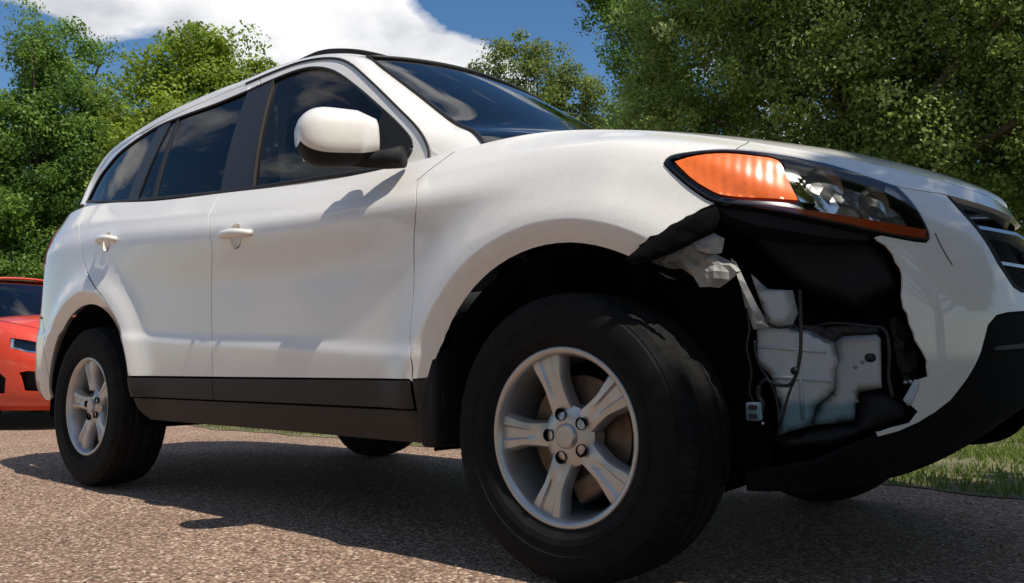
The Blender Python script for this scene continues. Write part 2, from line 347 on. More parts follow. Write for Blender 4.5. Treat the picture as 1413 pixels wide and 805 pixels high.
def patch(mb, surf, outer, holes=(), step=.022, inset=.0022, off=0.0, depth=.014, mirror=False, bend=None, extra=None):
    """triangulated patch of a surface inside an outline given in its own coordinates"""
    sc = np.array([1.0, surf.vs]); loops = []
    for k, lp in enumerate([outer, *holes]):
        P = np.asarray(lp)[:, :2]*sc
        P = inset_poly(P, inset if k == 0 else -inset)
        R = []
        for i in range(len(P)):
            a, b = P[i], P[(i+1) % len(P)]; n = max(1, int(math.ceil(np.linalg.norm(b-a)/step)))
            for t in range(n): R.append(a+(b-a)*t/n)
        R = np.array(R)
        loops.append(R)
    lo = loops[0].min(0); hi = loops[0].max(0)
    gx, gy = np.meshgrid(np.arange(lo[0], hi[0], step), np.arange(lo[1], hi[1], step)); g = np.stack([gx.ravel(), gy.ravel()], 1)
    g[:, 0] += np.where((np.round((g[:, 1]-lo[1])/step).astype(int) % 2) == 1, step/2, 0)
    keep = in_poly(g, loops[0])
    for h in loops[1:]: keep &= ~in_poly(g, h)
    g = g[keep]
    if extra is not None:
        ex = np.array(extra)*sc; k2 = in_poly(ex, loops[0])
        for h in loops[1:]: k2 &= ~in_poly(ex, h)
        ex = ex[k2]; d3 = np.full(len(g), 9.0)
        for c in range(0, len(ex), 200): d3 = np.minimum(d3, ((g[:, None]-ex[None, c:c+200])**2).sum(2).min(1))
        g = np.concatenate([ex, g[d3 > (.8*step)**2]])
    allb = np.concatenate(loops)
    if len(g):
        d2 = np.full(len(g), 9.0)
        for c in range(0, len(allb), 200): d2 = np.minimum(d2, ((g[:, None]-allb[None, c:c+200])**2).sum(2).min(1))
        g = g[d2 > ((.45 if extra is None else .2)*step)**2]
    verts = np.concatenate([allb, g]) if len(g) else allb
    edges = []; o = 0
    for lp in loops:
        n = len(lp); edges += [(o+i, o+(i+1) % n) for i in range(n)]; o += n
    r = delaunay_2d_cdt([Vector(p) for p in verts], edges, [], 0, 1e-7)
    V = np.array([tuple(p) for p in r[0]]); T = np.array([f for f in r[2] if len(f) == 3]); cen = V[T].mean(1)
    k = in_poly(cen, loops[0])
    for h in loops[1:]: k &= ~in_poly(cen, h)
    T = T[k]; uv = V/sc; uv[:, 0] = np.clip(uv[:, 0], *surf.ur); uv[:, 1] = np.clip(uv[:, 1], *surf.vr)
    P = surf.fn(uv[:, 0], uv[:, 1]); Nn = surf.normal(uv[:, 0], uv[:, 1]); P = P+Nn*off
    if bend is not None: P = bend(P)
    # orient
    a, b, c = P[T[:, 0]], P[T[:, 1]], P[T[:, 2]]; fl = (np.cross(b-a, c-a)*Nn[T[:, 0]]).sum(1) < 0
    T[fl] = T[fl][:, ::-1]
    my = np.array([1, -1, 1.0]) if mirror else np.ones(3)
    tris = [tuple(t[::-1]) if mirror else tuple(t) for t in T]
    mb.add(P*my, tris, Nn*my)
    if depth:
        cnt = {}
        for t in T:
            for i in range(3): cnt[(t[i], t[(i+1) % 3])] = 1
        bd = [(a, b) for (a, b) in cnt if (b, a) not in cnt]; vs = []; fs = []
        for a, b in bd:
            o = len(vs); vs += [P[a], P[b], P[b]-Nn[b]*depth, P[a]-Nn[a]*depth]; fs.append((o, o+3, o+2, o+1))
        vs = [np.array(p)*my for p in vs]
        if mirror: fs = [f[::-1] for f in fs]
        mb.add(vs, fs, smooth=False)
def panel(name, surf, outer, mat, parent, holes=(), sides=(False,), **kw):
    mb = MB()
    for m in sides: patch(mb, surf, outer, holes, mirror=m, **kw)
    return mb.build(name, mat, parent)
def both(name, surf, outer, mat, parent, holes=(), **kw):
    return [panel(name, surf, outer, mat, parent, holes, sides=(m,), **kw) for m in (False, True)]

# ------------------------------------------------------------------ the white SUV
suv = empty('parked_car')
tag(suv, 'white SUV with torn front bumper and exposed innards below the headlight', 'car')
def ragged(pts, step=5.0, amp=2.2):
    # a torn edge: short straight breaks off the measured line
    out = []
    for (a, b) in zip(pts[:-1], pts[1:]):
        L = math.hypot(b[0]-a[0], b[1]-a[1]); n = max(1, int(L/step))
        for k in range(n):
            t = (k+(rnd.uniform(-.3, .3) if k else 0))/n; j = amp*rnd.uniform(-1, 1) if k else amp*.4*rnd.uniform(-1, 1)
            out.append((a[0]+(b[0]-a[0])*t+j*(b[1]-a[1])/L, a[1]+(b[1]-a[1])*t-j*(b[0]-a[0])/L))
    return out+[pts[-1]]
def seg(pts, n=4): return catmull(pts, n)
# shared seams on the lower body, measured on the photograph and laid on the surface
D1 = seg(LB.pxs([(577, 240), (574, 280), (571, 340), (569, 420), (568, 500), (568, 536)])); D1 = [(D1[0][0]+.01, 8.0)] + D1[1:-1] + [(D1[-1][0], 2.0)]
BL = seg(LB.pxs([(291, 285), (291, 330), (292, 380), (292, 430), (294, 521)])); BL = [(BL[0][0], 8.0)] + BL[1:-1] + [(BL[-1][0], 2.0)]
CL = seg(LB.pxs([(112, 300), (111, 332), (117, 365), (130, 395), (148, 420), (161, 450), (170, 485), (176, 519)])); CL = [(CL[0][0]-.02, 8.0)] + CL[1:-1] + [(CL[-1][0], 2.0)]
def arch(xc, a0, a1, r=ARCH_R, n=28, sq=1.0):
    out = []
    for i in range(n+1):
        a = math.radians(a0+(a1-a0)*i/n); out.append((xc+r*math.cos(a), WHZ+r*sq*math.sin(a)))
    return LB.xzs(out)
ARCH_F = arch(WHX[0], 166, 60, n=22, sq=1.03)       # rear foot over the top to the torn end
ARCH_FF = arch(WHX[0], 166, 6, n=30, sq=1.03)
ARCH_R_ = arch(WHX[1], 12, 176, n=30, sq=1.0)
def polar(xc, a0, a1, radii, n):
    # mesh points that follow the arch, so that the flare ridge stays clean
    pts = np.array([(xc+r*math.cos(a), WHZ+r*1.015*math.sin(a)) for r in radii for a in np.radians(np.linspace(a0, a1, n))])
    uu, vv = np.meshgrid(np.linspace(xc-.75, min(xc+.75, SE), 220), np.linspace(2, 8, 220)); P = L_raw(uu.ravel(), vv.ravel())[:, [0, 2]]
    out = []
    for q in pts:
        i = np.argmin(((P-q)**2).sum(1)); out.append((uu.ravel()[i], vv.ravel()[i]))
    uv = np.array(out)
    for _ in range(6):
        e = 1e-4; f0 = L_raw(uv[:, 0], uv[:, 1])[:, [0, 2]]-pts; a = (L_raw(uv[:, 0]+e, uv[:, 1])[:, [0, 2]]-pts-f0)/e; b = (L_raw(uv[:, 0], uv[:, 1]+e)[:, [0, 2]]-pts-f0)/e
        det = a[:, 0]*b[:, 1]-a[:, 1]*b[:, 0]; det = np.where(np.abs(det) < 1e-9, 1e-9, det)
        du = -(f0[:, 0]*b[:, 1]-f0[:, 1]*b[:, 0])/det; dv = -(a[:, 0]*f0[:, 1]-a[:, 1]*f0[:, 0])/det
        uv[:, 0] += np.clip(du, -.05, .05); uv[:, 1] = np.clip(uv[:, 1]+np.clip(dv, -.3, .3), 0, 7.98)
    ok = np.abs(L_raw(uv[:, 0], uv[:, 1])[:, [0, 2]]-pts).max(1) < 2e-3
    return uv[ok]
RADII = [ARCH_R+.010+.0085*i for i in range(15)]
POL_F = polar(WHX[0], 30, 165, RADII, 110); POL_R = polar(WHX[1], 10, 172, RADII, 100)
TORN = LB.pxs(ragged([(882, 341), (891, 335), (897, 328), (908, 325), (918, 319), (925, 312), (940, 306), (947, 300), (957, 296), (968, 289), (979, 285), (988, 281)], 8, 1.8))
LAMP_TOP = seg(LB.pxs([(916, 226), (921, 219), (931, 214), (963, 209), (1015, 207), (1078, 214), (1138, 226), (1202, 246), (1238, 258)]), 5)
LAMP_R = seg(LB.pxs([(1238, 258), (1258, 279), (1273, 303), (1282, 325), (1278, 334)]), 4)
LAMP_B = seg(LB.pxs([(1278, 334), (1258, 332), (1202, 321), (1114, 302), (1051, 289), (991, 281), (959, 264), (932, 242), (916, 226)]), 5)
i_hood = min(range(len(LAMP_TOP)), key=lambda i: abs(proj(LB.pos(LAMP_TOP[i]))[0][0]-1015))
S_FT = .90
LAMP_BT = [p for p in LAMP_B if proj(LB.pos(p))[0][0] < 986]
foot = LB.px((570, 536))
# front fender: rear seam, arch, torn edge, lamp, hood edge
fender = join([(S_FT, 8.0)], D1[1:], [(D1[-1][0]+.05, 2.05)], ARCH_F, TORN, LAMP_BT, LAMP_TOP[:i_hood+1], [(LAMP_TOP[i_hood][0], 8.0)])
panel('front_fender', LB, fender, 'white', suv, step=.02, extra=POL_F, depth=.006)
fenderL = join([(S_FT, 8.0)], D1[1:], [(D1[-1][0]+.05, 2.05)], ARCH_F, ARCH_F[-1:], LB.xzs([(1.62, .86), (1.68, .92)]), LAMP_BT, LAMP_TOP[:i_hood+1], [(LAMP_TOP[i_hood][0], 8.0)])
panel('front_fender', LB, fenderL, 'white', suv, sides=(True,), step=.02, extra=POL_F)
fd = join([(S_FT, 8.0)], D1[1:], BL[::-1])
rdoor = join(BL, CL[::-1])
def cup_hole(px):
    c = LB.pos(LB.px(px))[0]; return LB.xzs([(c[0]-.005+.037*math.cos(a), c[2]-.004+.043*math.sin(a)) for a in np.linspace(0, 2*math.pi, 28, endpoint=False)])
HF, HR = (326, 324), (148, 332)
FD = both('front_door', LB, fd, 'white', suv, holes=(cup_hole(HF),)); RD = both('rear_door', LB, rdoor, 'white', suv, holes=(cup_hole(HR),), extra=POL_R)
S_TG = -2.42
quarter = join(CL, [(ARCH_R_[0][0]+.0, 1.9)], ARCH_R_[1:-2], LB.xzs([(-1.80, .62)]), [(-2.02, 4.4), (S_TG, 4.6), (S_TG, 8.0)])
both('rear_quarter_panel', LB, quarter, 'white', suv, step=.02, extra=POL_R)
tail = join([(S_TG, 5.6), (S_TG+.30, 5.8), (S_TG+.33, 6.6), (S_TG+.22, 7.6), (S_TG, 7.8)])
both('tail_lamp', LB, tail, 'redlens', suv, off=.006)
rb = join(ARCH_R_[-3:], [(ARCH_R_[-1][0]-.02, .5), (SR, .5), (SR, 4.6), (S_TG, 4.55), (-2.02, 4.35)], LB.xzs([(-1.80, .615)]))
panel('rear_bumper', LB, rb, 'white', suv, sides=(False, True))
tg = [(S_TG, 4.65), (SR, 4.65), (SR, 8.0), (S_TG, 8.0)]
panel('tailgate', LB, tg, 'white', suv, sides=(False, True))
# lower cladding
t0, t1 = D1[-1][0], BL[-1][0]; sa = ARCH_R_[0][0]
both('door_moulding', LB, [(t1, 1.06), (t0, 1.06), (t0, 1.96), (t1, 1.96)], 'trim', suv, off=.004)
both('door_moulding', LB, join([(sa-.005, 1.06), (t1, 1.06), (t1, 1.96), (sa+.012, 1.96)]), 'trim', suv, off=.004)
both('sill', LB, join([(sa-.02, 1.0), (sa+.02, .45), (sa+.10, 0.0), (.88, 0.0), (.905, .5), (.905, 1.0)]), 'trim', suv, off=-.006, depth=.03)
both('sill_end_cap', LB, join([(t0+.004, .2), (t0+.075, .2), (t0+.08, 1.6), ARCH_F[0], ARCH_F[1], (t0+.03, 2.0), (t0+.004, 2.0)]), 'trim', suv, off=.003)
# front bumper, torn on the near side
TEAR = [(1205, 327), (1222, 340), (1231, 352), (1241, 371), (1245, 392), (1244, 408), (1247, 425), (1255, 447), (1263, 470), (1272, 485), (1280, 499), (1280, 519), (1269, 523), (1266, 539), (1257, 560), (1266, 569), (1256, 583), (1230, 590), (1208, 596)]
LOW = [(1211, 604), (1240, 596), (1267, 584), (1290, 570), (1312, 553), (1336, 522), (1347, 503), (1354, 487), (1364, 449), (1375, 436), (1389, 432), (1413, 430)]
GRL = LB.pxs([(1307, 271), (1341, 309), (1377, 364), (1398, 396), (1409, 403), (1425, 404)])
low_uv = LB.pxs(LOW); tear_uv = LB.pxs(ragged(TEAR, 9, 2.6))
vg = GRL[-1][1]; vl = low_uv[-1][1]
GTL = LB.px((1305, 269))
SEAM = [LAMP_TOP[-1], GTL]
bump = join(LAMP_B[0:12], tear_uv, low_uv, [(SE, vl), (SE, vg)], GRL[::-1], SEAM[::-1], LAMP_R)
lb_end = min(range(len(LAMP_B)), key=lambda i: np.hypot(*(np.array(LAMP_B[i])-np.array(tear_uv[0]))*np.array([1, .11])))
bump = join(LAMP_B[0:lb_end], tear_uv, low_uv, [(SE, vl), (SE, vg)], GRL[::-1], SEAM[::-1], LAMP_R)
bumpL = join(LAMP_B[:-10], LB.xzs([(1.66, .88), (1.60, .80)]), [p for p in ARCH_FF[-14:]], [(ARCH_FF[-1][0]+.15, 1.2)], low_uv[2:], [(SE, vl), (SE, vg)], GRL[::-1], SEAM[::-1], LAMP_R)
mb = MB(); patch(mb, LB, bump, depth=.005); patch(mb, LB, bumpL, mirror=True); FB = mb.build('front_bumper', 'white', suv)
panel('seam_backing', LB, LB.pxs([(1222, 262), (1226, 247), (1270, 255), (1306, 266), (1306, 285), (1246, 274)]), 'white', FB, off=-.007, depth=0)
# dark lower valance
S_V = LB.px((1190, 640))[0]
val = join([low_uv[0]], [(low_uv[0][0]-.14, max(low_uv[0][1]-.45, .5)), (low_uv[0][0]-.30, .35), (low_uv[0][0]-.30, 0.0), (SE, 0.0), (SE, vl)], low_uv[::-1])
valL = [(max(p[0]-.25, 1.62), p[1]) if abs(p[0]-(low_uv[0][0]-.30)) < 1e-6 else p for p in val]
mb = MB(); patch(mb, LB, val, off=-.004); patch(mb, LB, valL, off=-.004, mirror=True); mb.build('lower_valance', 'valance', suv)
# hood: a lip on the body surface and a crowned sheet between the fender tops
lip = join(LAMP_TOP[i_hood:], [GTL, (SE, GTL[1]+.1), (SE, 8.0), (LAMP_TOP[i_hood][0], 8.0)])
mb = MB(); patch(mb, LB, lip, inset=.002); patch(mb, LB, lip, inset=.002, mirror=True)
ss = np.linspace(.97, SE-.004, 60); E8 = L_raw(ss, np.full(60, 8.0)); qs = np.linspace(-1, 1, 41); vs = []; fs = []
for i, p in enumerate(E8):
    w = -p[1]-.003
    for q in qs:
        c = 1-abs(q)**2.2; vs.append((p[0]+.10*c*(1-i/59)+.0*c, w*q, p[2]+c*(.055*min(1, w/.6))))
for i in range(59):
    for j in range(40): fs.append((i*41+j, i*41+j+1, (i+1)*41+j+1, (i+1)*41+j))
mb.add(vs, [f[::-1] for f in fs]); HOOD = mb.build('hood', 'white', suv)
# ---- greenhouse
DL = [(592, 226), (591, 203), (577, 178), (548, 148), (510, 111), (481, 87), (454, 81), (417, 86), (380, 99), (340, 116), (296, 134), (232, 163), (185, 190), (151, 217), (129, 250), (112, 285)]
WEp = [((668, 200), .775), ((652, 183), .74), ((625, 170), .705), ((575, 131), .67), ((530, 97), .64), ((506, 80), .625)]
WE = [on_plane(*p, 1, -w) for p, w in WEp]
bot = [GH.pos(GH.px(p))[0] for p in DL]
SIL = [(462, 75), (425, 81), (384, 92), (344, 109), (298, 126), (234, 155), (183, 186), (148, 214), (126, 249), (109, 287)]
Eedge = [on_plane(*p, 1, q[1]+k) for p, q, k in zip(SIL, bot[6:], (.05, .055, .055, .055, .055, .05, .042, .03, .012, .004))]      # roof edge a hand's breadth inside the frames
top = WE + Eedge
tops = np.array(catmull(top, 6)); bots = np.array(catmull(bot, 6))
def loft_strip(mb, A, B, n=8, bulge=.012, mirror=False):
    vs = []; fs = []
    for a, b in zip(A, B):
        for k in range(n+1):
            t = k/n; p = a+(b-a)*t; o = np.array([.35, -.75, .55])*bulge*4*t*(1-t); p = p+o; vs.append(p*(np.array([1, -1, 1]) if mirror else 1))
    for i in range(len(A)-1):
        for k in range(n):
            f = (i*(n+1)+k, i*(n+1)+k+1, (i+1)*(n+1)+k+1, (i+1)*(n+1)+k); fs.append(f if mirror else f[::-1])
    mb.add(vs, fs)
for m in (False, True):
    mb = MB(); loft_strip(mb, bots, tops, bulge=.010, mirror=m); mb.build('roof_side_rail', 'white', suv)
# roof sheet
Er = np.array(catmull([WE[-1]] + Eedge, 6)); vs = []; fs = []; nR = len(Er); qs = np.linspace(-1, 1, 33)
for i, p in enumerate(Er):
    fr = max(0, 1-(Er[0][0]-p[0])/.5)
    for q in qs:
        c = 1-abs(q)**2.4; vs.append((p[0]+.13*c*fr, p[1]*-q*1.0, p[2]+c*.036))
for i in range(nR-1):
    for j in range(32): fs.append((i*33+j, i*33+j+1, (i+1)*33+j+1, (i+1)*33+j))
mb = MB(); mb.add(vs, fs); mb.build('roof', 'white', suv)
# windshield
WEc = np.array(catmull(WE[::-1], 6)); vs = []; fs = []; nW = len(WEc); qs = np.linspace(-1, 1, 33)
for i, p in enumerate(WEc):
    t = i/(nW-1)
    for q in qs:
        c = 1-abs(q)**2.2; vs.append((p[0]+(.115+.10*t)*c, -p[1]*q, p[2]+(.045-.01*t)*c+.0))
for i in range(nW-1):
    for j in range(32): fs.append((i*33+j, (i+1)*33+j, (i+1)*33+j+1, i*33+j+1))
mb = MB(); mb.add(vs, fs); WS = mb.build('windshield', 'wind', suv)
mb = MB()
for sg in (-1, 1): mb.tube([(p[0]+.004, p[1]*sg*-1 if sg > 0 else p[1], p[2]+.003) for p in WEc], .007, 6)
top_c = [vs[j] for j in range(33)]; mb.tube([(x, y, z+.004) for x, y, z in top_c], .008, 6)
mb.build('windshield_seal', 'seal', WS)
cow = [vs[(nW-1)*33+j] for j in range(33)]; mb = MB(); n2 = []
for x, y, z in cow: n2 += [(x-.02, y, z+.0), (x+.08, y*1.0, z-.03)]
mb.add(n2, [(2*i, 2*i+1, 2*i+3, 2*i+2) for i in range(32)]); mb.build('cowl_panel', 'black', suv)
# side windows: frames, pillars, glass
WTOP = [(569, 204), (566, 191), (548, 170), (522, 146), (492, 120), (462, 99), (436, 93), (410, 97), (378, 109), (342, 125)]
WBOT_F = [(347, 262), (436, 248), (522, 236), (548, 228), (562, 217), (569, 204)]
wt = GH.pxs(seg(WTOP)); wbf = GH.pxs(seg(WBOT_F))
dl1 = GH.pxs(seg(DL[1:9]+[(359, 107)]))
for m in (False, True):
    fr = join(dl1, GH.pxs([(359, 117)]), [p for p in GH.pxs(seg(WTOP[:9]))][::-1], wbf[::-1], [(wbf[0][0], 1.06), (.93, 1.06), (.93, 1.12)])
    panel('window_frame', GH, fr, 'white', FD[int(m)], sides=(m,), depth=.02)
REAR_TOP = [(357, 117), (342, 125), (296, 144), (249, 161), (211, 178), (169, 207), (148, 230), (135, 249), (121, 277)]
dl2 = GH.pxs(seg([(359, 107), (340, 116), (296, 134), (232, 163), (196, 184)])); rt2 = GH.pxs(seg(REAR_TOP))
k = min(range(len(rt2)), key=lambda i: abs(proj(GH.pos(rt2[i]))[0][0]-200))
for m in (False, True):
    panel('window_frame', GH, join(dl2, rt2[:k+1][::-1]), 'white', RD[int(m)], sides=(m,), depth=.02)
dl3 = GH.pxs(seg([(196, 184), (185, 190), (151, 217), (129, 250), (112, 285)])); wrb = GH.px((121, 278))
both('rear_pillar', GH, join(dl3, [(-1.95, 1.26), (-1.75, 1.26), (-1.2, 1.2), (-1.15, 1.24)], GH.pxs([(178, 280), (121, 279)]), rt2[k:][::-1]), 'white', suv, depth=.02)
both('door_pillar_trim', GH, GH.pxs([(302, 270), (347, 264), (376, 110), (357, 117), (342, 124)]), 'pillar', suv, off=-.002)
both('pillar_edge_strip', GH, GH.pxs([(346, 262), (349, 262), (378, 110), (375, 111)]), 'trim', suv, off=.001, inset=0)
both('rear_pillar_trim', GH, GH.pxs([(173, 281), (187, 280), (237, 165), (219, 173)]), 'pillar', suv, off=-.003)
mir_tri = GH.pxs([(569, 204), (562, 217), (548, 229), (500, 242), (512, 205), (530, 150), (548, 170), (566, 191)])
def grow(uv, d): return [tuple(p) for p in inset_poly(np.array(uv), -d)]
gf = join(GH.pxs([(348, 263), (374, 112)]), wt[:-4][::-1] if False else GH.pxs(seg(WTOP[:9]))[::-1], GH.pxs([(562, 217), (548, 228), (522, 236), (436, 248)]))
for m in (False, True): panel('window_glass', GH, gf, 'glass', FD[int(m)], sides=(m,), off=-.010, inset=-.006, depth=0)
gr = GH.pxs([(187, 280), (237, 165), (249, 160), (296, 143), (342, 124), (302, 270)])
for m in (False, True): panel('window_glass', GH, gr, 'privacy', RD[int(m)], sides=(m,), off=-.009, inset=-.006, depth=0)
gq = GH.pxs([(119, 281), (134, 251), (148, 231), (169, 207), (219, 173), (173, 281)])
both('quarter_glass', GH, gq, 'privacy', suv, off=-.007, inset=-.006, depth=0)
for m in (False, True):
    panel('window_divider', GH, GH.pxs([(207, 278), (213, 277), (248, 161), (243, 163)]), 'seal', RD[int(m)], sides=(m,), off=-.005)
# belt weatherstrip and window surround seals
def tube_on(name, surf, uvs, r, mat, off=.0, parent=suv):
    for m in (False, True):
        mb = MB(); P = surf.pos(uvs)+surf.normal(np.array(uvs)[:, 0], np.array(uvs)[:, 1])*off; mb.tube([p*np.array([1, -1 if m else 1, 1]) for p in P], r, 6); mb.build(name, mat, parent)
tube_on('belt_seal', GH, GH.pxs(seg([(121, 279), (177, 278), (296, 267), (347, 261), (436, 247), (522, 235), (547, 228), (562, 217), (568, 206)])), .008, 'seal', .002)
tube_on('window_seal', GH, GH.pxs(seg(WTOP[:9]+REAR_TOP[1:])), .006, 'seal', -.003)
tube_on('door_seal', GH, [(p[0], p[1]) for p in GH.pxs(seg([(593, 222)]+DL[1:9]+[(340, 116)]))], .005, 'seal', .002)
# ---- wheels (axis along Y, outer face at -y)
def make_wheel():
    TR, RR = .362, .214
    rim = MB()
    rim.lathe([(RR+.006, -.098), (RR+.010, -.104), (RR+.004, -.108), (RR-.006, -.104), (RR-.012, -.09), (RR-.018, -.05), (RR-.03, .06), (RR-.028, .11), (RR+.005, .115)], 72)
    wheel = rim.build('wheel', 'alloy')
    ty = MB(); nseg = 320
    prof = [(RR-.004, .10), (RR+.02, .112), (RR+.06, .122), (.315, .119), (.342, .105)]
    tread = [(-.100+.2*i/20) for i in range(21)][::-1]
    side = [(.340, -.108), (.334, -.113), (.330, -.1135), (.326, -.118), (.316, -.1205), (.300, -.1225), (.285, -.1225), (.283, -.121), (.262, -.120), (.260, -.1215), (.245, -.119), (RR+.018, -.110), (RR+.006, -.103), (RR-.004, -.098)]
    vs = []; fs = []
    for k in range(nseg):
        a = 2*math.pi*k/nseg; ph = k % 8
        row = [(r, y) for r, y in prof]
        for i, y in enumerate(tread):
            r = TR - .010*abs(y/.1)**3
            groove = i in (4, 5, 9, 10, 14, 15) and not (i in (5, 10, 15) and False)
            groove = i in (5, 10, 15)
            sip = (ph == 0) if abs(y) > .05 else (ph == 4)
            if groove: r -= .006
            elif sip: r -= .0025
            row.append((r, y))
        for j, (r, y) in enumerate(side):
            if j < 2 and ph == 0: r -= .0015; 
            row.append((r, y))
        for r, y in row: vs.append((r*math.cos(a), y, r*math.sin(a)))
    m = len(row)
    for k in range(nseg):
        k2 = (k+1) % nseg
        for j in range(m-1): fs.append((k*m+j, k2*m+j, k2*m+j+1, k*m+j+1))
    ty.add(vs, fs); ty.build('tyre', 'tyre', wheel, sharp=24)
    # five tapered spokes with a raised flute
    def spoke_mesh():
        mb = MB(); n = 14; vs = []; fs = []
        for i in range(n+1):
            t = i/n; r = .035+(RR-.012-.035)*t
            hw = .040-.007*math.sin(math.pi*min(1, t*1.1))+.012*max(0, t-.6)/.4
            yf = -.072-.020*math.sin(math.pi*t*.55)+.0*t
            cs = [(-hw, yf+.040), (-hw, yf+.014), (-hw*.82, yf+.003), (-hw*.42, yf+.001), (-hw*.28, yf+.007*min(1, max(0, (t-.30)/.25))), (hw*.28, yf+.007*min(1, max(0, (t-.30)/.25))), (hw*.42, yf+.001), (hw*.82, yf+.003), (hw, yf+.014), (hw, yf+.040)]
            for x, y in cs: vs.append((r, y, x))
        for i in range(n):
            for j in range(9): fs.append((i*10+j, (i+1)*10+j, (i+1)*10+j+1, i*10+j+1))
        mb.add(vs, fs); return mb
    sp = spoke_mesh().build('spoke', 'alloy', wheel, sharp=40)
    for k in range(5):
        s_ = sp if k == 0 else sp.copy()
        if k: COL.objects.link(s_); s_.parent = wheel
        s_.rotation_euler = (0, math.radians(-(180-72*k)), 0)
    hub = MB(); hub.lathe([(.001, -.094), (.026, -.0935), (.030, -.090), (.031, -.083), (.036, -.084), (.060, -.080), (.076, -.070), (.078, -.03)], 48); hub.build('hub_cap', 'alloy', wheel, sharp=35)
    lug = None
    for k in range(5):
        if lug is None:
            mb = MB(); mb.lathe([(.0160, -.0868), (.0150, -.0868), (.0140, -.080), (.001, -.079)], 16); mb.v = [(x+.056, y, z) for x, y, z in mb.v]; lug = mb.build('dark_lug_hole', 'inner', wheel); l_ = lug  # black cup, its colour stands in for the shade inside a lug hole
        else: l_ = lug.copy(); COL.objects.link(l_); l_.parent = wheel
        l_.rotation_euler = (0, math.radians(-(180-72*k)), 0)
    dk = MB(); dk.lathe([(.03, -.02), (.15, -.02), (.15, .0), (.03, .0)], 48); dk.build('brake_disc', 'disc', wheel, sharp=35)
    dk = MB(); dk.lathe([(.150, .03), (.200, .035), (.0, .04)], 32); dk.build('brake_shield', 'inner', wheel)
    mb = MB(); mb.bbox((.0, -.012, .125), (.16, .07, .06), .012); mb.build('brake_caliper', 'disc', wheel).rotation_euler = (0, math.radians(150), 0)
    return wheel
W0 = make_wheel(); TRK = .803
def put(w, x, right):
    w.parent = suv; w.location = (x, -TRK if right else TRK, WHZ); w.rotation_euler = (0, 0, 0 if right else math.pi)
w2 = copy_tree(W0, suv); w3 = copy_tree(W0, suv); w4 = copy_tree(W0, suv)
put(W0, 1.35, True); put(w2, -1.35, True); put(w3, 1.35, False); put(w4, -1.35, False); w2.rotation_euler = (0, math.radians(8), 0)
# ---- mirrors
def mirror(sg, door):
    # housing shaped in its own frame: outer shell seen from the front, u along -y-ish
    mb = MB(); n, m = 24, 40; vs = []; fs = []
    # cross-sections along the length from the door side (t=0) to the tip (t=1)
    for i in range(n+1):
        t = i/n; e = math.sqrt(1-.9*max(0, (t-.5)/.5)**3.2)
        e0 = min(1, .80+.2*min(1, t/.25))
        hh = .094*e*e0*(1.0-.12*(1-t)); dd = .092*(.25+.75*e)*min(1, .75+t)
        for j in range(m):
            a = 2*math.pi*j/m; ca, sa2 = math.cos(a), math.sin(a)
            px = dd*(abs(ca)**.75)*(1 if ca > 0 else -.55); pz = hh*(abs(sa2)**.72)*(1 if sa2 > 0 else -1)
            vs.append((px, -t*.235, pz))
    for i in range(n):
        for j in range(m): j2 = (j+1) % m; fs.append((i*m+j, i*m+j2, (i+1)*m+j2, (i+1)*m+j))
    fs.append(tuple(range(m-1, -1, -1))); fs.append(tuple(range(n*m, (n+1)*m)))
    base = Vector(MIRROR_BASE); rot = Matrix.Rotation(math.radians(-22), 3, 'Z') @ Matrix.Rotation(math.radians(4), 3, 'X')
    def place(p): q = rot @ Vector(p) + base; return (q.x, q.y*(1 if sg < 0 else -1), q.z)
    # split by height: white cap above, black lower shell
    isl = lambda j: math.sin(2*math.pi*(j+.5)/m) < -.56
    lowf = [f for q, f in enumerate(fs[:-2]) if isl(q % m)]; capf = [f for q, f in enumerate(fs[:-2]) if not isl(q % m)] + fs[-2:]
    mb = MB(); mb.add([place(p) for p in vs], capf if sg < 0 else [f[::-1] for f in capf]); o = mb.build('mirror_housing', 'white', suv)
    mb = MB(); mb.add([place((p[0]*.985, p[1]*.99, p[2]*.985)) for p in vs], lowf if sg < 0 else [f[::-1] for f in lowf]); mb.build('lower_shell', 'black', o)
    mb = MB(); mb.bbox((0, 0, 0), (.004, .18, .12), .0015); mb.v = [place((p[0]-.052, p[1]-.115, p[2])) for p in mb.v]; mb.build('mirror_glass', 'chrome', o)
    mb = MB(); pts = [(.10, .06, -.070), (.06, .02, -.070), (.03, -.03, -.066), (0, -.10, -.060)]; mb.tube([place(p) for p in pts], [.034, .030, .028, .02], 12); mb.build('mirror_arm', 'black', o)
    mb = MB(); patch(mb, GH, mir_tri, off=.004, depth=.016, mirror=sg > 0); mb.build('mirror_base', 'black', o)
MIRROR_BASE = (.632, -.915, 1.234)
mirror(-1, FD[0]); mirror(1, FD[1])
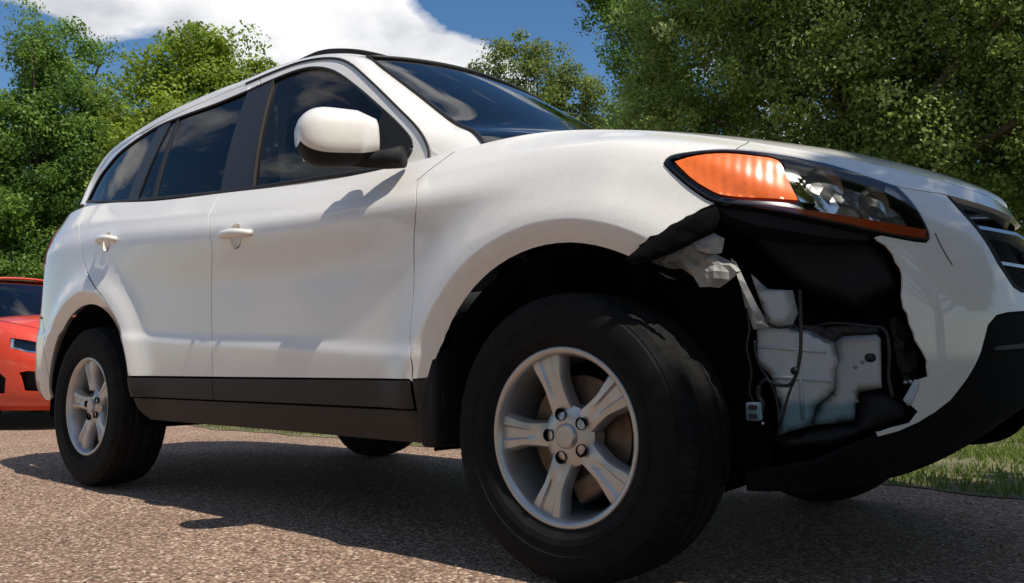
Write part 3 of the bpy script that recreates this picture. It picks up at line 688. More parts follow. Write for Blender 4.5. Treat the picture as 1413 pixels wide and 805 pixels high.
# ---- door handles: dished cup and bar
def handle(px, door, L):
    for m in (False, True):
        uv = LB.px(px); c = Vector(LB.pos(uv)[0]); n = Vector(LB.normal(uv[:1], uv[1:])[0]); dirx = Vector((1, 0, -.045)); dirx = (dirx-n*dirx.dot(n)).normalized(); dz = n.cross(dirx); dz = dz if dz.z > 0 else -dz
        f = lambda a, b, d: (c+dirx*a+dz*b+n*d)
        fl = lambda v: (v.x, -v.y if m else v.y, v.z)
        mb = MB(); pts = []; rad = []
        for i in range(13):
            t = -1+2*i/12; pts.append(fl(f(t*L/2, .004*(1-t*t), .012+.024*(1-t**4)-.012))); rad.append(.0165*(1-.35*t*t))
        mb.tube(pts, rad, 12); h = mb.build('door_handle', 'white', door[int(m)])
        mb = MB(); nr = 7; vs = []; fs = []; cx = LB.pos(LB.px(px))[0]
        for i in range(nr+1):
            r = i/nr
            for k in range(28):
                a = 2*math.pi*k/28; q = Vector((cx[0]-.005+.0385*r*math.cos(a), 0, cx[2]-.004+.0445*r*math.sin(a)))
                t_ = (q.x-c.x, q.z-c.z); y = c.y - (n.x*t_[0]+n.z*t_[1])/n.y
                d = -.030*(1-r**2.5); vs.append(fl(Vector((q.x, y, q.z))+n*d))
        for i in range(nr):
            for k in range(28): k2 = (k+1) % 28; fs.append((i*28+k, i*28+k2, (i+1)*28+k2, (i+1)*28+k))
        mb.add(vs, fs if not m else [q[::-1] for q in fs]); mb.build('handle_cup', 'white', h)
handle((326, 324), FD, .20); handle((148, 332), RD, .19)
# ---- headlamps
ORANGE = [p for i, p in enumerate(LB.pxs(seg([(928, 224), (955, 217), (995, 213), (1040, 217), (1074, 224), (1085, 246), (1102, 279)])) + LB.pxs(seg([(1102, 279), (1060, 276), (1000, 272), (975, 262), (952, 247), (928, 224)]))) if True]
ORANGE = join(ORANGE)
def lampside(m):
    mb = MB(); patch(mb, LB, join(LAMP_TOP, LAMP_R, LAMP_B), holes=(ORANGE,), off=.006, depth=0, inset=.003, mirror=m, step=.018); lamp = mb.build('headlight', 'clear', suv)
    mb = MB(); full = join(LAMP_TOP, LAMP_R, LAMP_B)
    patch(mb, LB, full, off=-.095, depth=0, inset=-.004, mirror=m, step=.018); mb.build('lamp_housing', 'lampblack', lamp)
    # rubber rim round the lens
    mb = MB(); P = LB.pos(full); N_ = LB.normal(np.array(full)[:, 0], np.array(full)[:, 1]); vs = []; fs = []
    for p, n in zip(P, N_):
        y = -1 if m else 1
        for d in (.001, -.097): q = p+n*d; vs.append((q[0], q[1]*y, q[2]))
    k = len(P)
    for i in range(k): j = (i+1) % k; fs.append((2*i, 2*j, 2*j+1, 2*i+1))
    mb.add(vs, fs); mb.build('lamp_rim', 'seal', lamp)
    mb = MB(); q = LB.pos(grow_in(full, .005)); mb.tube([(p[0], p[1]*(-1 if m else 1), p[2]) for p in list(q)+[q[0]]], .0035, 6); mb.build('lamp_bezel', 'lampblack', lamp)
    mb = MB(); patch(mb, LB, ORANGE, off=.005, depth=.02, mirror=m, step=.007, bend=facet); mb.n = {}; mb.build('turn_signal', 'orange', lamp)
    mb = MB(); patch(mb, LB, LB.pxs([(1070, 229), (1100, 233), (1118, 262), (1128, 283), (1104, 279), (1085, 250)]), off=-.002, depth=.02, mirror=m, step=.012); mb.build('chrome_divider', 'chrome', lamp)
    strip = LB.pxs(seg([(1004, 278), (1060, 282), (1114, 289), (1202, 303), (1279, 317)])) + LB.pxs(seg([(1277, 331), (1202, 319), (1114, 301), (1051, 289), (1006, 282)]))
    mb = MB(); patch(mb, LB, strip, off=.002, depth=.02, mirror=m, step=.016); mb.build('amber_strip', 'amber_dark', lamp)
    # bright faceted tray that carries the bowls
    tray = LB.pxs([(1098, 238), (1135, 240), (1180, 252), (1222, 268), (1250, 288), (1266, 313), (1202, 301), (1128, 289), (1112, 262)])
    mb = MB(); patch(mb, LB, tray, off=-.022, depth=.03, mirror=m, step=.03, bend=facet2); t_ = mb.build('reflector_tray', 'bowl', lamp); t_.data.polygons.foreach_set('use_smooth', [False]*len(t_.data.polygons))
    for (bx, by, R) in ((1140, 256, .050), (1210, 279, .042)):
        c = Vector(LB.pos(LB.px((bx, by)))[0]); n = LB.normal(*[np.array([q]) for q in LB.px((bx, by))])[0]
        c = c - Vector(n)*.016; ax = Vector((.86, -.50, .06)).normalized()
        mb = MB(); prof = [(R*1.06, -.004), (R, .0)] + [(R*(1-i/8), .052*(1-(1-i/8)**2)) for i in range(1, 8)] + [(R*.16, .046), (R*.16, .015), (.001, .012)]
        mb.lathe(prof, 28); rot = (-ax).to_track_quat('Y', 'Z').to_matrix(); pts = [rot @ Vector(p) + c for p in mb.v]
        mb.v = [(p.x, p.y*(-1 if m else 1), p.z) for p in pts]; mb.build('reflector_bowl', 'bowl', lamp, sharp=30)
    return lamp
def grow_in(uv, d):
    sc = np.array([1, LB.vs]); return [tuple(p) for p in inset_poly(np.array(uv)*sc, d)/sc]
def facet(P):
    # the reflector is stepped like a moulded lens
    P = P.copy(); d = .0004*np.sin(P[:, 0]*330+P[:, 2]*60)+.0016*np.sin(P[:, 2]*75+P[:, 0]*50); P[:, 1] += d+.002; return P
def facet2(P):
    P = P.copy(); P[:, 1] += .010*np.sin(P[:, 0]*48+1)*np.sin(P[:, 2]*62); return P
H1 = lampside(False); H2 = lampside(True)
# black underside of the near lamp, bared by the missing bumper
und = LB.pxs([(985, 282), (1051, 290), (1114, 303), (1203, 322), (1206, 331), (1160, 329), (1114, 322), (1047, 311), (1005, 297)])
panel('lamp_underside', LB, und, 'black', H1, off=-.012, depth=.10)
# ---- grille
gri = join(GRL, [(SE, vg), (SE, GTL[1]+.1)], [GTL])
mb = MB(); patch(mb, LB, gri, off=-.055, depth=0, inset=-.01); patch(mb, LB, gri, off=-.055, depth=0, inset=-.01, mirror=True); GR = mb.build('grille', 'inner', suv)
def bar(pts, h, mat, off=-.008, parent=None):
    a = LB.pxs(seg([(x, y-h) for x, y in pts])); b = LB.pxs(seg([(x, y+h) for x, y in pts])); mb = MB()
    lp = join(a, [(SE, a[-1][1]), (SE, b[-1][1])], b[::-1])
    for m in (False, True): patch(mb, LB, lp, off=off, depth=.03, inset=0, mirror=m, step=.016)
    mb.build('grille_bar', mat, parent or GR)
bar([(1309, 272), (1340, 272), (1366, 279), (1392, 292), (1408, 306)], 2.0, 'greybar')
bar([(1340, 309), (1372, 314), (1407, 321)], 2.2, 'greybar')
bar([(1374, 360), (1400, 364), (1430, 369)], 2.2, 'greybar')
for m in (False, True):
    mb = MB(); patch(mb, LB, join(GRL, LB.pxs([(1424, 401), (1409, 399), (1400, 392), (1381, 362), (1345, 308), (1312, 273)])), off=.001, depth=.04, inset=0, mirror=m, step=.014); mb.build('grille_frame', 'black', GR)
# lower intake recess lines in the valance
for m in (False, True):
    mb = MB(); patch(mb, LB, LB.pxs([(1372, 478), (1415, 474), (1440, 474), (1440, 480), (1415, 480), (1370, 484)]), off=.004, depth=.01, inset=0, mirror=m); mb.build('intake_bar', 'trim', suv)
# small seam marks
tube = MB(); P = LB.pos(LB.pxs([(1290, 322), (1297, 337), (1305, 352), (1314, 366)])); tube.tube([p+LB.normal(*[np.array([k]) for k in LB.px((1300, 345))])[0]*.0005 for p in P], .0013, 6); tube.build('bumper_crack', 'seal', FB)
# ---- inner shells, wheel housings and underbody
def inner_side():
    for m in (False, True):
        mb = MB()
        patch(mb, LB, [(-1.0, .4), (.88, .4), (.88, 7.7), (-2.3, 7.7), (-2.3, 5.2), (-1.0, 5.2)], off=-.06, depth=0, mirror=m, step=.05); mb.build('inner_panel', 'inner', suv)
inner_side()
def housing(xc, sg, name='wheel_housing', a0=0, a1=180, flat=True):
    mb = MB(); n = 26; vs = []; fs = []
    for i in range(n+1):
        a = math.radians(a0+(a1-a0)*i/n); r = ARCH_R+.012
        for w in (.885, .84, .55): vs.append((xc+r*math.cos(a), sg*w, WHZ+r*math.sin(a)))
    for i in range(n):
        for j in range(2): fs.append((i*3+j, i*3+j+1, (i+1)*3+j+1, (i+1)*3+j))
    c = len(vs); vs.append((xc, sg*.55, WHZ)); fs += [(i*3+2, c, (i+1)*3+2) for i in range(n)]
    mb.add(vs, fs, smooth=False); mb.build(name, 'inner', suv)
for xc in WHX:
    for sg in (-1, 1):
        housing(xc, sg, a0=(52 if (xc > 0 and sg < 0) else -8), a1=188)
mb = MB()
mb.add([(1.95, -.5, .42), (1.95, .5, .42), (1.55, .62, .30), (1.55, -.62, .30), (.6, .80, .33), (.6, -.80, .33), (-.8, .80, .34), (-.8, -.80, .34), (-1.7, .55, .36), (-1.7, -.55, .36), (-2.3, .6, .42), (-2.3, -.6, .42)],
       [(0, 1, 2, 3), (3, 2, 4, 5), (5, 4, 6, 7), (7, 6, 8, 9), (9, 8, 10, 11)], smooth=False)
for sg in (-1, 1):
    mb.add([(.88, sg*.80, .33), (-.85, sg*.80, .34), (-.85, sg*.87, .34), (.88, sg*.87, .34)], [(0, 1, 2, 3)], smooth=False)
mb.build('underbody', 'inner', suv)
mb = MB(); mb.bbox((-1.35, 0, .30), (.10, 1.3, .10), .03); mb.build('rear_axle', 'inner', suv)
mb = MB(); mb.bbox((1.35, 0, .28), (.12, 1.25, .10), .03); mb.build('front_axle', 'inner', suv)
mb = MB(); mb.tube([(-1.55, .2, .33), (-2.05, .45, .33), (-2.30, .48, .33)], [.07, .09, .03], 14); mb.build('exhaust', 'inner', suv)
# firewall, engine block, radiator support: dark bulk behind the opening
mb = MB(); mb.bbox((1.15, 0, .80), (.10, 1.5, .70), .02); mb.build('firewall', 'inner', suv)
mb = MB(); mb.bbox((1.55, .02, .70), (.62, .95, .60), .06); mb.build('engine_block', 'inner', suv)
mb = MB(); mb.bbox((1.98, 0, .66), (.06, 1.05, .52), .02); mb.build('radiator', 'inner', suv)
mb = MB(); mb.add([(1.55, -.50, .25), (2.02, -.50, .30), (2.00, -.48, .90), (1.30, -.50, 1.02), (1.30, -.5, .3)], [(0, 1, 2, 3, 4)], smooth=False); mb.build('inner_fender_wall', 'inner', suv)
mb = MB(); mb.bbox((2.04, 0, .60), (.09, .9, .12), .02); mb.build('bumper_beam', 'inner', suv)
# mud flap behind the front wheels
for sg in (-1, 1):
    mb = MB(); mb.bbox((.900, sg*.825, .45), (.06, .21, .28), .012); mb.build('mud_flap', 'black', suv)
# ---- cabin
for sg in (-1, 1):
    mb = MB(); mb.bbox((.02, sg*.38, .78), (.52, .50, .18), .06); st = mb.build('front_seat', 'seat', suv)
    mb = MB(); mb.bbox((-.28, sg*.38, 1.12), (.16, .50, .66), .06, Matrix.Rotation(math.radians(-14), 3, 'Y')); mb.build('seat_back', 'seat', st)
    mb = MB(); mb.bbox((-.38, sg*.38, 1.53), (.11, .28, .18), .04); mb.build('headrest', 'seat', st)
mb = MB(); mb.bbox((-.85, 0, .80), (.5, 1.3, .16), .06); rbn = mb.build('rear_bench', 'seat', suv)
mb = MB(); mb.bbox((-1.16, 0, 1.12), (.16, 1.3, .6), .06, Matrix.Rotation(math.radians(-14), 3, 'Y')); mb.build('seat_back', 'seat', rbn)
mb = MB(); mb.bbox((.72, 0, 1.06), (.50, 1.50, .22), .08); mb.build('dashboard', 'trim', suv)
mb = MB(); mb.lathe([(.185, -.014), (.199, 0), (.185, .014), (.171, 0), (.185, -.014)], 40); r_ = Matrix.Rotation(math.radians(65), 4, 'Z'); mb.v = [tuple((Matrix.Translation((.40, .38, 1.10)) @ Matrix.Rotation(math.radians(-65), 4, 'Z') @ Vector(p))) for p in mb.v]; mb.build('steering_wheel', 'black', suv)
mb = MB(); mb.box((-.2, 0, .45), (2.2, 1.7, .02)); mb.build('cabin_floor', 'inner', suv)
for sg in (-1, 1):
    mb = MB(); mb.bbox((-.05, sg*.755, 1.205), (.05, .03, .34), .012, Matrix.Rotation(math.radians(-10), 3, 'Y')); mb.build('pillar_lining', 'belt', suv)
# ---- roof rails: a raised front foot, the bar sunk low behind the roof edge
for sg in (-1, 1):
    q = [on_plane(*p, 1, -w) for p, w in (((549, 86), .50), ((525, 78), .53), ((495, 72), .555), ((468, 70.5), .57), ((446, 72.5), .575), ((425, 80), .575))]
    q = [(a[0], abs(a[1])*sg, a[2]) for a in q]; e = q[-1]; q += [(-.5, .56*sg, e[2]-.005), (-1.2, .55*sg, e[2]-.03), (-1.45, .54*sg, e[2]-.09)]
    mb = MB(); mb.tube(catmull(q, 6), .010, 10)
    mb.build('roof_rail', 'black', suv)
mb = MB(); mb.tube([(.93+.17, -.60, 1.232), (1.06, -.20, 1.262), (1.02, .15, 1.30)], .008, 6); mb.build('wiper', 'black', suv); mb = MB(); mb.tube([(1.12, .05, 1.262), (1.05, .4, 1.275), (.98, .6, 1.28)], .008, 6); mb.build('wiper', 'black', suv)
# tailgate glass
Q = [(-1.99, .62, 1.375), (-2.18, .68, 1.31), ]
mb = MB(); e = Eedge; a = [(-1.74, 1.66), (-1.95, 1.57), (-2.12, 1.44), (-2.3, 1.30)]; vs = []; fs = []
for i, (x, z) in enumerate(a):
    for j in range(17): q = -1+j/8; vs.append((x-.05*(1-q*q), q*(.50+.04*i), z+.02*(1-q*q)))
for i in range(3):
    for j in range(16): fs.append((i*17+j, i*17+j+1, (i+1)*17+j+1, (i+1)*17+j))
mb.add(vs, fs); mb.build('rear_glass', 'privacy', suv)
# ---- what the torn bumper lays bare
def slab(name, pts, y, th, mat, parent=suv, rough=0.0, tilt=(0, 0), bev=.006):
    """a plate cut to an outline: pixels put on a plane through the car at depth y (tilted), with thickness"""
    P = []
    for (px, py) in pts:
        d = ray(px, py); n = np.array([tilt[0], -1.0, tilt[1]]); c0 = np.array([1.9, -y, .6]); t = ((c0-CAM)@n)/(d@n); P.append(CAM+d*t)
    P = np.array(P); n = np.array([tilt[0], -1.0, tilt[1]]); n /= np.linalg.norm(n)
    bm = bmesh.new(); f = bm.faces.new([bm.verts.new(p) for p in P]); bmesh.ops.recalc_face_normals(bm, faces=[f])
    r = bmesh.ops.extrude_face_region(bm, geom=[f]); bmesh.ops.translate(bm, verts=[v for v in r['geom'] if isinstance(v, bmesh.types.BMVert)], vec=Vector(-n*th))
    bmesh.ops.recalc_face_normals(bm, faces=list(bm.faces))
    bmesh.ops.bevel(bm, geom=[e for e in bm.edges if e.calc_length() > bev*2.5], offset=bev, segments=2, affect='EDGES')
    bmesh.ops.triangulate(bm, faces=[f for f in bm.faces if len(f.verts) > 4])
    if rough:
        bmesh.ops.subdivide_edges(bm, edges=list(bm.edges), cuts=2)
        for v in bm.verts: v.co += Vector(rng.normal(0, rough, 3))
    me = bpy.data.meshes.new(name); bm.to_mesh(me); bm.free(); me.materials.append(M[mat]); me.polygons.foreach_set('use_smooth', [True]*len(me.polygons)); me.set_sharp_from_angle(angle=math.radians(40))
    o = bpy.data.objects.new(name, me); COL.objects.link(o); o.parent = parent; return o
def pillow(name, pts, y, mat, parent=suv, tilt=(0, 0), puff=.03, edge=.03, step=.012, crumple=0.0, back=.0, facet=False):
    """a moulded shell: outline put on a tilted plane inside the car, bulged towards the outside"""
    n = np.array([tilt[0], -1.0, tilt[1]]); n /= np.linalg.norm(n); c0 = np.array([1.9, -y, .6])
    P = np.array([CAM+ray(*p)*(((c0-CAM)@n)/(ray(*p)@n)) for p in pts]); ex = np.cross([0, 0, 1.0], n); ex /= np.linalg.norm(ex); ey = np.cross(n, ex)
    Q = np.stack([(P-c0)@ex, (P-c0)@ey], 1); R = []
    for i in range(len(Q)):
        a, b = Q[i], Q[(i+1) % len(Q)]; k = max(1, int(np.linalg.norm(b-a)/step))
        R += [a+(b-a)*t/k for t in range(k)]
    R = np.array(R); lo, hi = R.min(0), R.max(0); gx, gy = np.meshgrid(np.arange(lo[0], hi[0], step), np.arange(lo[1], hi[1], step)); g = np.stack([gx.ravel(), gy.ravel()], 1); g = g[in_poly(g, R)]
    dist = np.sqrt(((g[:, None]-R[None])**2).sum(2).min(1)); g = g[dist > .5*step]
    V0 = np.concatenate([R, g]); r = delaunay_2d_cdt([Vector(p) for p in V0], [(i, (i+1) % len(R)) for i in range(len(R))], [], 0, 1e-7)
    V = np.array([tuple(p) for p in r[0]]); T = np.array([f for f in r[2] if len(f) == 3]); T = T[in_poly(V[T].mean(1), R)]
    d = np.sqrt(((V[:, None]-R[None])**2).sum(2).min(1)); q = np.clip(d/edge, 0, 1); h = puff*np.sqrt(1-(1-q)**2) - back*(q <= .001)
    X = c0+V[:, :1]*ex+V[:, 1:]*ey+n*h[:, None]
    if crumple:
        X += n*(crumple*(np.sin(V[:, :1]*95+np.sin(V[:, 1:]*70)*1.7)+np.sin(V[:, 1:]*130+V[:, :1]*60)*.6+.4*rng.normal(size=(len(V), 1))))
    mb = MB(); mb.add(X, [tuple(t) for t in T], smooth=not facet); return mb.build(name, mat, parent)
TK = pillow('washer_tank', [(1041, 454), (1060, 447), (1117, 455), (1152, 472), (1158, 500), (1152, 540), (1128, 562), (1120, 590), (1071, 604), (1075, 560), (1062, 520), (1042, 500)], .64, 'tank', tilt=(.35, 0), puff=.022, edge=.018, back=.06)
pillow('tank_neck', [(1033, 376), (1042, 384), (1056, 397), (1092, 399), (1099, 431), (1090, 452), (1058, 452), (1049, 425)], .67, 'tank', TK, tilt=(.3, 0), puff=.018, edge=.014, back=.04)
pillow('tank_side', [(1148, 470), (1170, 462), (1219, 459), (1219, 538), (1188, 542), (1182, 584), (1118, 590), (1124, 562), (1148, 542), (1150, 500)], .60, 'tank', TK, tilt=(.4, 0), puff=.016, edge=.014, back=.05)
for (x0_, y0_, x1_, y1_) in ((1046, 478, 1140, 486), (1066, 520, 1148, 526), (1100, 460, 1108, 580)):
    q = [on_plane(x0_+(x1_-x0_)*k/4, y0_+(y1_-y0_)*k/4, 1, -.66) for k in range(5)]
    mb = MB(); c0 = np.array([1.9, -.64, .6]); n_ = np.array([.35, -1, 0]); n_ /= np.linalg.norm(n_)
    q = [CAM+(p-CAM)*(((c0+n_*.022-CAM)@n_)/((p-CAM)@n_)) for p in q]; mb.tube(q, .0045, 6); mb.build('tank_rib', 'tank', TK)
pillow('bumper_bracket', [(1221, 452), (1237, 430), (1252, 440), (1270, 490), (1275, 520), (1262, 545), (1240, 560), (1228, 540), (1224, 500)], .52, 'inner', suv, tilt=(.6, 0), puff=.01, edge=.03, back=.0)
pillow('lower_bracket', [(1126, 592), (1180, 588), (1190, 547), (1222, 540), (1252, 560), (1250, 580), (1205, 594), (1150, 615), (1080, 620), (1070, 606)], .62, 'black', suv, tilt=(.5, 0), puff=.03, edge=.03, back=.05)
pillow('torn_liner', [(898, 362), (918, 352), (940, 342), (962, 330), (975, 336), (968, 350), (990, 352), (1012, 362), (1022, 374), (1008, 386), (992, 396), (966, 397), (957, 382), (940, 370), (920, 370)], .80, 'torn', suv, tilt=(.2, .2), puff=.016, edge=.03, crumple=.006, step=.016, facet=True)
pillow('torn_liner', [(1008, 356), (1016, 362), (1030, 392), (1044, 420), (1052, 440), (1046, 444), (1034, 420), (1022, 395)], .74, 'torn', suv, tilt=(.4, 0), puff=.008, edge=.012, crumple=.003, step=.014, facet=True)
FBk = pillow('fender_bracket', [(988, 284), (994, 300), (984, 322), (960, 334), (936, 346), (900, 360), (872, 366), (862, 358), (884, 340), (902, 327), (946, 300)], .835, 'inner', suv, tilt=(.30, 0), puff=.006, edge=.015, crumple=.0014, step=.01)
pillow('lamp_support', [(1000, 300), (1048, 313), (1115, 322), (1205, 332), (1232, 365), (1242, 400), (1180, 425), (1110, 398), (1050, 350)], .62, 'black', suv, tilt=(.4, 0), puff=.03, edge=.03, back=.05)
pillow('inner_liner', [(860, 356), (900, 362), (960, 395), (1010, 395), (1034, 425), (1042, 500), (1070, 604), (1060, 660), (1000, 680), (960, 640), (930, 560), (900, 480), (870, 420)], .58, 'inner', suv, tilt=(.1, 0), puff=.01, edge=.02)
pillow('torn_liner', [(1022, 398), (1034, 404), (1050, 430), (1062, 452), (1040, 455), (1030, 430)], .69, 'torn', suv, tilt=(.4, .1), puff=.01, edge=.012, crumple=.003, step=.012, facet=True)
pillow('torn_liner', [(955, 333), (985, 322), (1000, 330), (996, 348), (978, 352), (962, 346)], .77, 'tank', suv, tilt=(.5, .3), puff=.01, edge=.012, crumple=.004, step=.012, facet=True)
pillow('torn_flap', [(1098, 448), (1140, 452), (1170, 446), (1214, 452), (1210, 462), (1165, 464), (1150, 474), (1120, 458)], .66, 'trim', suv, tilt=(.5, .2), puff=.006, edge=.01, crumple=.003, step=.012, facet=True)
pillow('torn_flap', [(1226, 440), (1240, 436), (1256, 462), (1268, 500), (1262, 522), (1250, 530), (1238, 500)], .60, 'trim', suv, tilt=(.8, 0), puff=.006, edge=.01, crumple=.003, step=.014, facet=True)
pillow('torn_flap', [(1262, 524), (1270, 524), (1262, 548), (1254, 561), (1246, 552), (1254, 538)], .66, 'tank', suv, tilt=(.6, .3), puff=.004, edge=.01, step=.01)
for (px, py, y_) in ((1249, 528, .63), (1256, 527, .63), (1190, 500, .635), (1180, 507, .635), (1052, 585, .72)):
    c = on_plane(px, py, 1, -y_); mb = MB(); mb.lathe([(.001, -.004), (.004, -.003), (.0045, .003), (.001, .004)], 8); mb.v = [tuple(np.array(p)+c) for p in mb.v]; mb.build('bolt', 'greybar', suv)
def wire(pts, r=.003, y=.70, name='wire', mat='wire'):
    P = [on_plane(px, py, 1, -y) for px, py in pts]; mb = MB(); mb.tube(catmull(P, 5), r, 7); return mb.build(name, mat, suv)
wire([(1041, 470), (1043, 490), (1050, 508), (1060, 524), (1068, 540), (1073, 560), (1075, 585)], y=.735)
wire([(1104, 400), (1105, 455), (1104, 490), (1098, 518), (1088, 532), (1068, 530), (1056, 524), (1048, 532)], .0042, y=.735)
wire([(1098, 520), (1088, 545), (1080, 575), (1074, 600)], .003, y=.73)
wire([(1030, 425), (1034, 455), (1030, 480), (1037, 512), (1034, 540), (1040, 556)], .0025, y=.745)
wire([(1060, 447), (1075, 452), (1096, 450), (1104, 458)], .0035, y=.735)
wire([(1048, 532), (1046, 545), (1052, 558), (1048, 575)], .006, y=.735)
wire([(1216, 452), (1224, 462), (1227, 490), (1226, 520), (1231, 548)], .0035, y=.64)
wire([(1120, 452), (1150, 446), (1190, 449), (1216, 452)], .0035, y=.64)
c = on_plane(1041, 568, 1, -.745); mb = MB(); mb.bbox(c, (.030, .03, .042), .004); CN = mb.build('wire_connector', 'tank', suv)
for k in range(2):
    mb = MB(); mb.box((c[0]+.004-.009*0, c[1]-.017, c[2]+.010-.02*k), (.018, .006, .010)); mb.build('connector_slot', 'wire', CN)
c = on_plane(1097, 512, 1, -.735); mb = MB(); mb.lathe([(.001, -.006), (.009, -.004), (.009, .004), (.001, .006)], 14); mb.v = [tuple(np.array(p)+c) for p in mb.v]; mb.build('wire_clip', 'wire', suv)
c = on_plane(1201, 494, 1, -.655); mb = MB(); mb.lathe([(.001, -.01), (.010, -.008), (.010, .008), (.001, .01)], 14); mb.v = [tuple(np.array(p)+c) for p in mb.v]; mb.build('tank_cap', 'wire', suv)
# ------------------------------------------------------------------ ground and lawn
def gravel_mat():
    m, nt, b = new_mat('chip_gravel'); N = nt.nodes.new; Lk = nt.links.new
    tc = N('ShaderNodeTexCoord'); b.inputs['Roughness'].default_value = .85; b.inputs['Specular IOR Level'].default_value = .3
    v = N('ShaderNodeTexVoronoi'); v.inputs['Scale'].default_value = 105; v.inputs['Randomness'].default_value = 1; Lk(tc.outputs['Object'], v.inputs['Vector'])
    v2 = N('ShaderNodeTexVoronoi'); v2.inputs['Scale'].default_value = 190; Lk(tc.outputs['Object'], v2.inputs['Vector'])
    r = N('ShaderNodeValToRGB'); e = r.color_ramp.elements; e[0].position = 0; e[0].color = (.15, .098, .068, 1); e[1].position = 1; e[1].color = (.78, .60, .45, 1)
    for p, c in ((.25, (.25, .158, .108, 1)), (.5, (.34, .212, .145, 1)), (.74, (.43, .275, .19, 1)), (.88, (.54, .40, .30, 1))): el = e.new(p); el.color = c
    sp = N('ShaderNodeSeparateColor'); Lk(v.outputs['Color'], sp.inputs[0]); Lk(sp.outputs[0], r.inputs[0])
    big = N('ShaderNodeTexNoise'); big.inputs['Scale'].default_value = .9; big.inputs['Detail'].default_value = 6; Lk(tc.outputs['Object'], big.inputs['Vector'])
    mr = N('ShaderNodeMapRange'); mr.inputs[1].default_value = .3; mr.inputs[2].default_value = .7; mr.inputs[3].default_value = .88; mr.inputs[4].default_value = 1.25; Lk(big.outputs[0], mr.inputs[0])
    gap = N('ShaderNodeMapRange'); gap.inputs[1].default_value = .25; gap.inputs[2].default_value = .85; gap.inputs[3].default_value = 1.0; gap.inputs[4].default_value = .45; Lk(v.outputs['Distance'], gap.inputs[0])
    mu = N('ShaderNodeMath'); mu.operation = 'MULTIPLY'; Lk(mr.outputs[0], mu.inputs[0]); Lk(gap.outputs[0], mu.inputs[1])
    vm = N('ShaderNodeVectorMath'); vm.operation = 'SCALE'; Lk(r.outputs[0], vm.inputs[0]); Lk(mu.outputs[0], vm.inputs['Scale']); Lk(vm.outputs[0], b.inputs['Base Color'])
    ad = N('ShaderNodeMath'); ad.operation = 'MULTIPLY_ADD'; Lk(v2.outputs['Distance'], ad.inputs[0]); ad.inputs[1].default_value = .4; Lk(v.outputs['Distance'], ad.inputs[2])
    bp = N('ShaderNodeBump'); bp.invert = True; bp.inputs['Strength'].default_value = .9; bp.inputs['Distance'].default_value = .006; Lk(ad.outputs[0], bp.inputs['Height']); Lk(bp.outputs[0], b.inputs['Normal'])
    return m
def flat(name, pts, z, mat, kind='structure'):
    me = bpy.data.meshes.new(name); me.from_pydata([(x, y, z) for x, y in pts], [], [tuple(range(len(pts)))]); o = bpy.data.objects.new(name, me); COL.objects.link(o); me.materials.append(mat); tag(o, kind=kind); return o
flat('ground', [(-400, -400), (400, -400), (400, 400), (-400, 400)], 0, gravel_mat())
M['soil'] = pmat('lawn_soil', (.13, .115, .055), .95, noise=.4, nscale=3)
def lawn_edge(x): return 1.36+.05*math.sin(x*2.1)+.035*math.sin(x*5.3+1)+.02*math.sin(x*13.0)
edge = [(x, lawn_edge(x)) for x in np.arange(-60, 60, .1)]
flat('lawn', [(60, 120), (-60, 120)] + edge, .004, M['soil'])
def fast_mesh(name, V, F, mat, attr=None, smooth=False):
    """V (n,3), F (m,k) -> mesh with an optional per-vertex colour value"""
    me = bpy.data.meshes.new(name); me.vertices.add(len(V)); me.vertices.foreach_set('co', V.astype(np.float32).ravel()); k = F.shape[1]
    me.loops.add(F.size); me.loops.foreach_set('vertex_index', F.astype(np.int32).ravel()); me.polygons.add(len(F)); me.polygons.foreach_set('loop_start', np.arange(0, F.size, k, dtype=np.int32)); me.polygons.foreach_set('loop_total', np.full(len(F), k, np.int32))
    me.update(calc_edges=True); me.validate()
    if attr is not None:
        a = me.attributes.new('tone', 'FLOAT', 'POINT'); a.data.foreach_set('value', attr.astype(np.float32))
    me.materials.append(mat); o = bpy.data.objects.new(name, me); COL.objects.link(o); return o
def leaf_mat(name, cols, rough=.5, trans=.45, spec=.35):
    m, nt, b = new_mat(name); N = nt.nodes.new; Lk = nt.links.new; out = nt.nodes['Material Output']
    at = N('ShaderNodeAttribute'); at.attribute_name = 'tone'; r = N('ShaderNodeValToRGB'); e = r.color_ramp.elements
    e[0].color = (*cols[0], 1); e[1].color = (*cols[-1], 1); e[0].position = 0; e[1].position = 1
    for i, c in enumerate(cols[1:-1]): el = e.new((i+1)/(len(cols)-1)); el.color = (*c, 1)
    Lk(at.outputs['Fac'], r.inputs[0]); Lk(r.outputs[0], b.inputs['Base Color']); b.inputs['Roughness'].default_value = rough; b.inputs['Specular IOR Level'].default_value = spec
    tr = N('ShaderNodeBsdfTranslucent'); hs = N('ShaderNodeHueSaturation'); hs.inputs['Value'].default_value = 1.5; hs.inputs['Hue'].default_value = .49; Lk(r.outputs[0], hs.inputs['Color']); Lk(hs.outputs[0], tr.inputs[0])
    mx = N('ShaderNodeMixShader'); mx.inputs[0].default_value = trans; Lk(b.outputs[0], mx.inputs[1]); Lk(tr.outputs[0], mx.inputs[2]); Lk(mx.outputs[0], out.inputs[0])
    return m
M['grass'] = leaf_mat('grass_blades', [(.07, .12, .015), (.12, .18, .025), (.18, .23, .04), (.30, .27, .10)], .6, .3)
